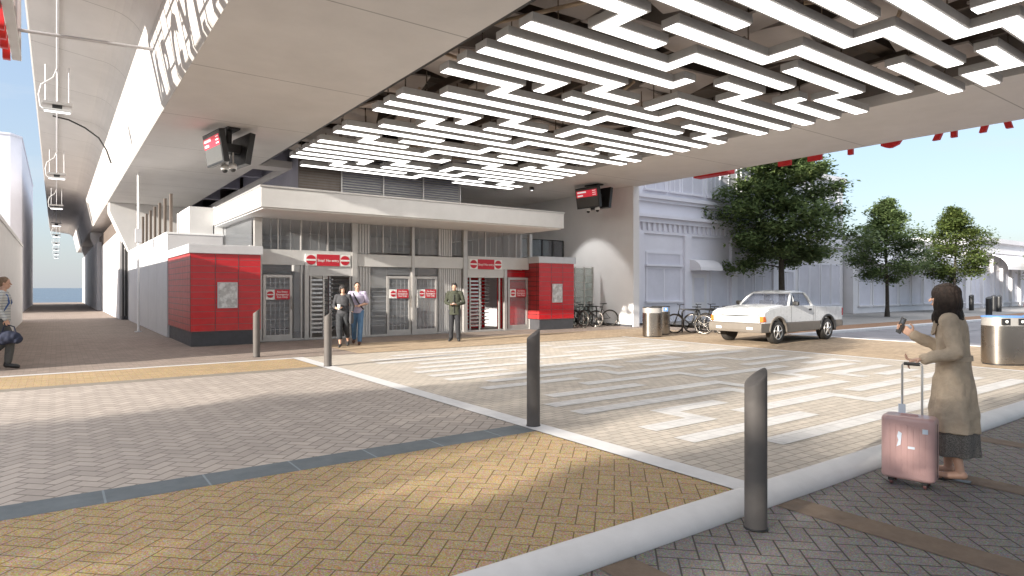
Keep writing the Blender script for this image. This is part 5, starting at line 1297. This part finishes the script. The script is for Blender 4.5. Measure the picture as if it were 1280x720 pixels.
# --- man in a green jacket looking at his phone
JG = dict(hip=(0, 0, 0.95), elR=(0.27, -0.03, 1.16), wrR=(0.085, 0.21, 1.10), elL=(-0.27, -0.03, 1.16), wrL=(-0.085, 0.21, 1.10), handR=((-0.75, 0.5, 0.1), (-0.3, 0.2, 1), 0.6), handL=((0.75, 0.5, 0.1), (0.3, 0.2, 1), 0.6), thumbR=1, thumbL=-1,
          knR=(0.10, 0.01, 0.51), anR=(0.115, -0.02, 0.095), toeR=(0.145, 0.13, 0.04), knL=(-0.10, 0.01, 0.51), anL=(-0.115, -0.02, 0.095), toeL=(-0.145, 0.13, 0.04), head=(0, 0.075, 1.625))
grn = fmat('olive_jacket', (0.040, 0.044, 0.029)); drk = fmat('dark_trousers', (0.022, 0.023, 0.027))
def dress_g(o, g, J):
    b = MB(); torso(b, g, 0.016, -0.10); b.loft([ring((0, 0, 0.80), 0.185, 0.135, 28, 0, 0.02, 5), ring((0, 0, 0.95), 0.18, 0.132, 28), ring((0, 0, 1.08), 0.172, 0.130, 28)]); sleeve(b, g, J, 'R', 1.92, 0.068, 0.056, 0.046); sleeve(b, g, J, 'L', 1.92, 0.068, 0.056, 0.046); blob(b, 'jacket', grn, o, 0.009, 2, (0.012, 12, 0.7))
    b = MB(); b.loft([ring((0, 0.015, 1.44), 0.12, 0.105), ring((0, 0.01, 1.52), 0.10, 0.092), ring((0, 0.015, 1.525), 0.085, 0.08)]); b.build('collar', grn, o)
    MB().box(-0.008, 0.138, 0.86, 0.008, 0.156, 1.40).build('zip', drk, o)
    trousers(o, g, J, drk, 0.97, (0.108, 0.080, 0.064)); shoes(o, J, M['black'], 0.004)
GM = ((9.68, 16.35, 0.004), math.radians(142), 1.0)
person(*GM, 'man in an olive green jacket standing still looking down at his phone', JG, dress_g, hair_short, 'black', 0.0, 0.45)
p2 = empty('phone', at_person(*GM, (0.0, 0.315, 1.135)), GM[1], 'small pale phone in the hands of the olive-jacketed man', 'phone')
MB().box(-0.038, -0.07, -0.006, 0.038, 0.07, 0.004).build('case', M['signwhite'], p2, 0.004); MB().box(-0.034, -0.065, 0.0042, 0.034, 0.065, 0.0055).build('screen', M['screen'], p2)

# --- man walking at the left edge
JL = dict(hip=(0, 0, 0.95), elR=(0.25, -0.05, 1.17), wrR=(0.24, 0.10, 0.95), elL=(-0.25, -0.10, 1.18), wrL=(-0.24, 0.02, 0.95), handR=((0, 0.25, -1), (-1, 0, 0), 0.9), handL=((0, 0.2, -1), (1, 0, 0), 0.4), thumbR=-1, thumbL=1,
          knR=(0.09, 0.14, 0.52), anR=(0.09, 0.10, 0.11), toeR=(0.10, 0.25, 0.042), knL=(-0.09, 0.02, 0.50), anL=(-0.09, -0.28, 0.20), toeL=(-0.10, -0.18, 0.06))
strp = stripes('striped_knit', (0.46, 0.48, 0.48), (0.27, 0.29, 0.31), 0.052); gry = fmat('grey_trousers', (0.085, 0.085, 0.082))
def dress_l(o, g, J):
    b = MB(); torso(b, g, 0.022, -0.04); sleeve(b, g, J, 'R', 1.9, 0.074, 0.06, 0.045); sleeve(b, g, J, 'L', 1.9, 0.074, 0.06, 0.045); blob(b, 'sweater', strp, o, 0.009, 2, (0.009, 14, 0.7))
    trousers(o, g, J, gry, 0.9); shoes(o, J, M['dark'], 0.004)
LM = ((-0.86, 15.98, 0.004), math.radians(-96), 1.03)
person(*LM, 'man in a striped sweater with blue backpack walking at the left edge', JL, dress_l, hair_short, 'fair', 0.0, 0.05)
bp2 = empty('backpack', at_person(*LM, (0, -0.20, 1.22)), LM[1], 'blue backpack on the back of the striped sweater man', 'backpack')
bl_ = fmat('blue_nylon', (0.05, 0.10, 0.26))
b = MB(); b.ell((0, 0, 0), 0.15, 0.085, 0.23); b.ell((0, -0.06, -0.09), 0.11, 0.05, 0.10); blob(b, 'body', bl_, bp2, 0.010, 2)
for s in (-1, 1): MB().tube([(s*0.09, 0.05, 0.19), (s*0.105, 0.16, 0.27), (s*0.115, 0.30, 0.20), (s*0.125, 0.335, 0.05), (s*0.15, 0.26, -0.10), (s*0.14, 0.07, -0.16)], 0.017, 6).build('strap', bl_, bp2)
hbag = empty('holdall', at_person(*LM, (0.25, 0.14, 0.62)), LM[1], 'dark navy holdall hanging from the hand of the striped sweater man', 'bag')
nv = fmat('navy_cloth', (0.022, 0.028, 0.055)); b = MB(); b.ell((0, 0, 0), 0.10, 0.20, 0.13); b.ell((0, -0.10, -0.03), 0.09, 0.10, 0.12); b.ell((0, 0.12, -0.04), 0.08, 0.10, 0.10); blob(b, 'body', nv, hbag, 0.010, 2, (0.012, 12, 1))
MB().tube([(0, -0.11, 0.08), (0, -0.08, 0.20), (0, 0.0, 0.235), (0, 0.08, 0.20), (0, 0.11, 0.08)], 0.012, 6).build('handle', nv, hbag)

# --- suitcase
SU = empty('suitcase', (5.99, 2.42, -0.10), math.radians(-79), 'pink hard-shell wheeled suitcase with extended handle held by the trench coat woman', 'suitcase')
pink = mat('pink_shell', (0.48, 0.30, 0.28), 0.35, 0, 0.05, 4, coat=0.3)
def rr_ring(w, d, z, r, n=8):
    out = []
    for cx, cy, a0 in ((w/2-r, d/2-r, 0), (-w/2+r, d/2-r, PI/2), (-w/2+r, -d/2+r, PI), (w/2-r, -d/2+r, 3*PI/2)):
        for i in range(n): a = a0+PI/2*i/(n-1); out.append((cx+r*math.cos(a), cy+r*math.sin(a), z))
    return out
W_, D_, z0, z1 = 0.40, 0.24, 0.06, 0.60
b = MB(); R = []
for i in range(6): a = PI/2*i/5; R.append(rr_ring(W_-0.06*(1-math.sin(a)), D_-0.06*(1-math.sin(a)), z0+0.03*(1-math.cos(a)), 0.05))
R2 = [rr_ring(W_-0.06*(1-math.cos(PI/2*i/5)), D_-0.06*(1-math.cos(PI/2*i/5)), z1-0.04+0.04*math.sin(PI/2*i/5), 0.05) for i in range(6)]
b.loft(R+R2); shell = b.build('shell', pink, SU)
b = MB()
for i in range(7): x = -0.13+0.26*i/6; b.box(x-0.007, -D_/2-0.004, 0.12, x+0.007, -D_/2+0.003, 0.53)
b.build('rib', pink, SU, 0.003)
b = MB(); b.loft([rr_ring(W_*0+0.008, D_*0.0+0.0, 0, 0.0)]) if False else None
MB().box(-W_/2-0.002, -0.006, 0.10, W_/2+0.002, 0.006, 0.55).build('zip', M['dark'], SU)
for sx in (-1, 1):
    for sy in (-1, 1):
        w = MB().box(sx*0.125-0.022, sy*0.075-0.022, 0.035, sx*0.125+0.022, sy*0.075+0.022, 0.068).build('castor', M['dark'], SU, 0.006)
        MB().lathe([(0.0, -0.012), (0.022, -0.012), (0.027, -0.007), (0.027, 0.007), (0.022, 0.012), (0.0, 0.012)], (sx*0.125, sy*0.075+0.008, 0.027), 'x', 16).build('wheel', mat('castor_wheel', (0.16, 0.07, 0.065), 0.5) if 'cw' not in M else M['cw'], w)
b = MB(); b.tube([(-0.075, 0.085, 0.56), (-0.075, 0.085, 1.02), (-0.068, 0.085, 1.035), (0.068, 0.085, 1.035), (0.075, 0.085, 1.02), (0.075, 0.085, 0.56)], 0.0095, 8); b.build('pull_handle', M['frame'], SU)
MB().tube([(-0.06, 0.085, 1.035), (0.06, 0.085, 1.035)], 0.015, 8).build('grip', M['dark'], SU)
MB().tube([(-0.07, -0.01, 0.58), (-0.06, -0.01, 0.605), (0.06, -0.01, 0.605), (0.07, -0.01, 0.58)], 0.010, 8).build('carry_handle', pink, SU)
b = MB(); b.prism([(-0.075, 0.34), (-0.045, 0.36), (-0.035, 0.46), (-0.06, 0.475), (-0.07, 0.43), (-0.06, 0.40)], 'y', -D_/2-0.0075, -D_/2-0.0045); b.box(0.01, -D_/2-0.0075, 0.335, 0.06, -D_/2-0.0045, 0.355); b.box(0.115, -D_/2-0.0075, 0.475, 0.155, -D_/2-0.0045, 0.515); b.build('sticker', mat('pale_sticker', (0.62, 0.68, 0.76), 0.5), SU)
lt = MB(); lt.box(-0.10, 0.06, 0.60, -0.045, 0.068, 0.68); lt.tube([(-0.075, 0.064, 0.68), (-0.075, 0.075, 0.76)], 0.003, 5); tag(lt.build('luggage_tag', mat('pale_tag', (0.6, 0.66, 0.72), 0.5), None, 0.003, None), 'pale blue luggage tag tied to the suitcase handle', 'tag')
bpy.data.objects['luggage_tag'].location = (5.99, 2.42, -0.10); bpy.data.objects['luggage_tag'].rotation_euler = (0, 0, math.radians(-79))

# ------------------------------------------------------------------ camera, sun, sky
cam = bpy.data.cameras.new('camera'); co = bpy.data.objects.new('camera', cam); COL.objects.link(co)
co.location = (0, 0, 1.6); co.rotation_euler = (PI/2, 0, -math.radians(35.811)); cam.sensor_width = 36; cam.lens = 36*790/1280.0
cam.clip_start = 0.05; cam.clip_end = 20000; S.camera = co
D = Vector((1, 0.15, -0.285)).normalized()
sl = bpy.data.lights.new('sun', 'SUN'); so = bpy.data.objects.new('sun', sl); COL.objects.link(so)
so.rotation_euler = D.to_track_quat('-Z', 'Y').to_euler(); so.location = (-60, -15, 20)
sl.energy = 4.0; sl.angle = math.radians(0.6); sl.color = (1.0, 0.93, 0.83)
sp = bpy.data.lights.new('spotlight', 'SPOT'); spo = bpy.data.objects.new('spot_lamp', sp); COL.objects.link(spo)
spo.location = (16.1, 20.9, ZS-0.15); spo.rotation_euler = (Vector((19.25, 20.3, 0.6)) - spo.location).to_track_quat('-Z', 'Y').to_euler()
sp.energy = 230; sp.spot_size = math.radians(58); sp.spot_blend = 0.35; sp.shadow_soft_size = 0.05; sp.color = (1.0, 0.98, 0.95)
w = bpy.data.worlds.new('World'); S.world = w; w.use_nodes = True
n = N(w); bg = n.n['Background']
sky = n.new('ShaderNodeTexSky', sky_type='NISHITA'); sky.sun_disc = False
el = math.asin(-D.z); sky.sun_elevation = el; sky.sun_rotation = math.atan2(-D.x, -D.y); sky.air_density = 1.0; sky.dust_density = 0.6; sky.ozone_density = 1.6; sky.altitude = 30
tc = n.new('ShaderNodeTexCoord'); v = tc.outputs['Generated']
mp = n.new('ShaderNodeMapping'); n.l.new(v, mp.inputs[0]); mp.inputs['Scale'].default_value = (1.4, 1.4, 6.0); mp.inputs['Rotation'].default_value = (0.0, 0.12, 0.4)
f = n.noise(2.6, 6, 0.62, mp.outputs[0]); f = n.ramp(f, (0.50, 0.0), (0.80, 0.5))
zz = n.xyz(v)[2]; hz = n.ramp(zz, (0.02, 0.0), (0.14, 1.0))
f = n.m('MULTIPLY', f, hz)
SKYS = 0.10
sc_ = n.mix(n.ramp(zz, (0.0, 0.92), (0.10, 0.7), (0.34, 0.55), (0.75, 0.9)), sky.outputs[0], n.ramp(zz, (0.0, (0.20, 0.216, 0.235)), (0.35, (0.195, 0.245, 0.325)), (0.75, (0.75, 0.76, 0.80))))
sc_.node.inputs[7].links[0].from_node.color_ramp.interpolation = 'LINEAR'
sv = n.new('ShaderNodeVectorMath', operation='SCALE'); n.l.new(sc_.node.inputs[7].links[0].from_socket, sv.inputs[0]); sv.inputs['Scale'].default_value = 10.0; n.l.new(sv.outputs[0], sc_.node.inputs[7])
n.l.new(n.mix(f, sc_, (2.9, 3.05, 3.25)), bg.inputs['Color']); bg.inputs['Strength'].default_value = SKYS
bpy.data.scenes.remove(TS)
S.view_settings.view_transform = 'Standard'; S.view_settings.look = 'None'; S.view_settings.gamma = 1.0; S.view_settings.exposure = 1.5
S.render.engine = 'CYCLES'
c = S.cycles; c.use_denoising = True; c.max_bounces = 7; c.diffuse_bounces = 4; c.glossy_bounces = 3; c.transmission_bounces = 4; c.transparent_max_bounces = 10
c.sample_clamp_indirect = 6.0; c.caustics_reflective = False; c.caustics_refractive = False
try: c.denoiser = 'OPENIMAGEDENOISE'
except Exception: pass
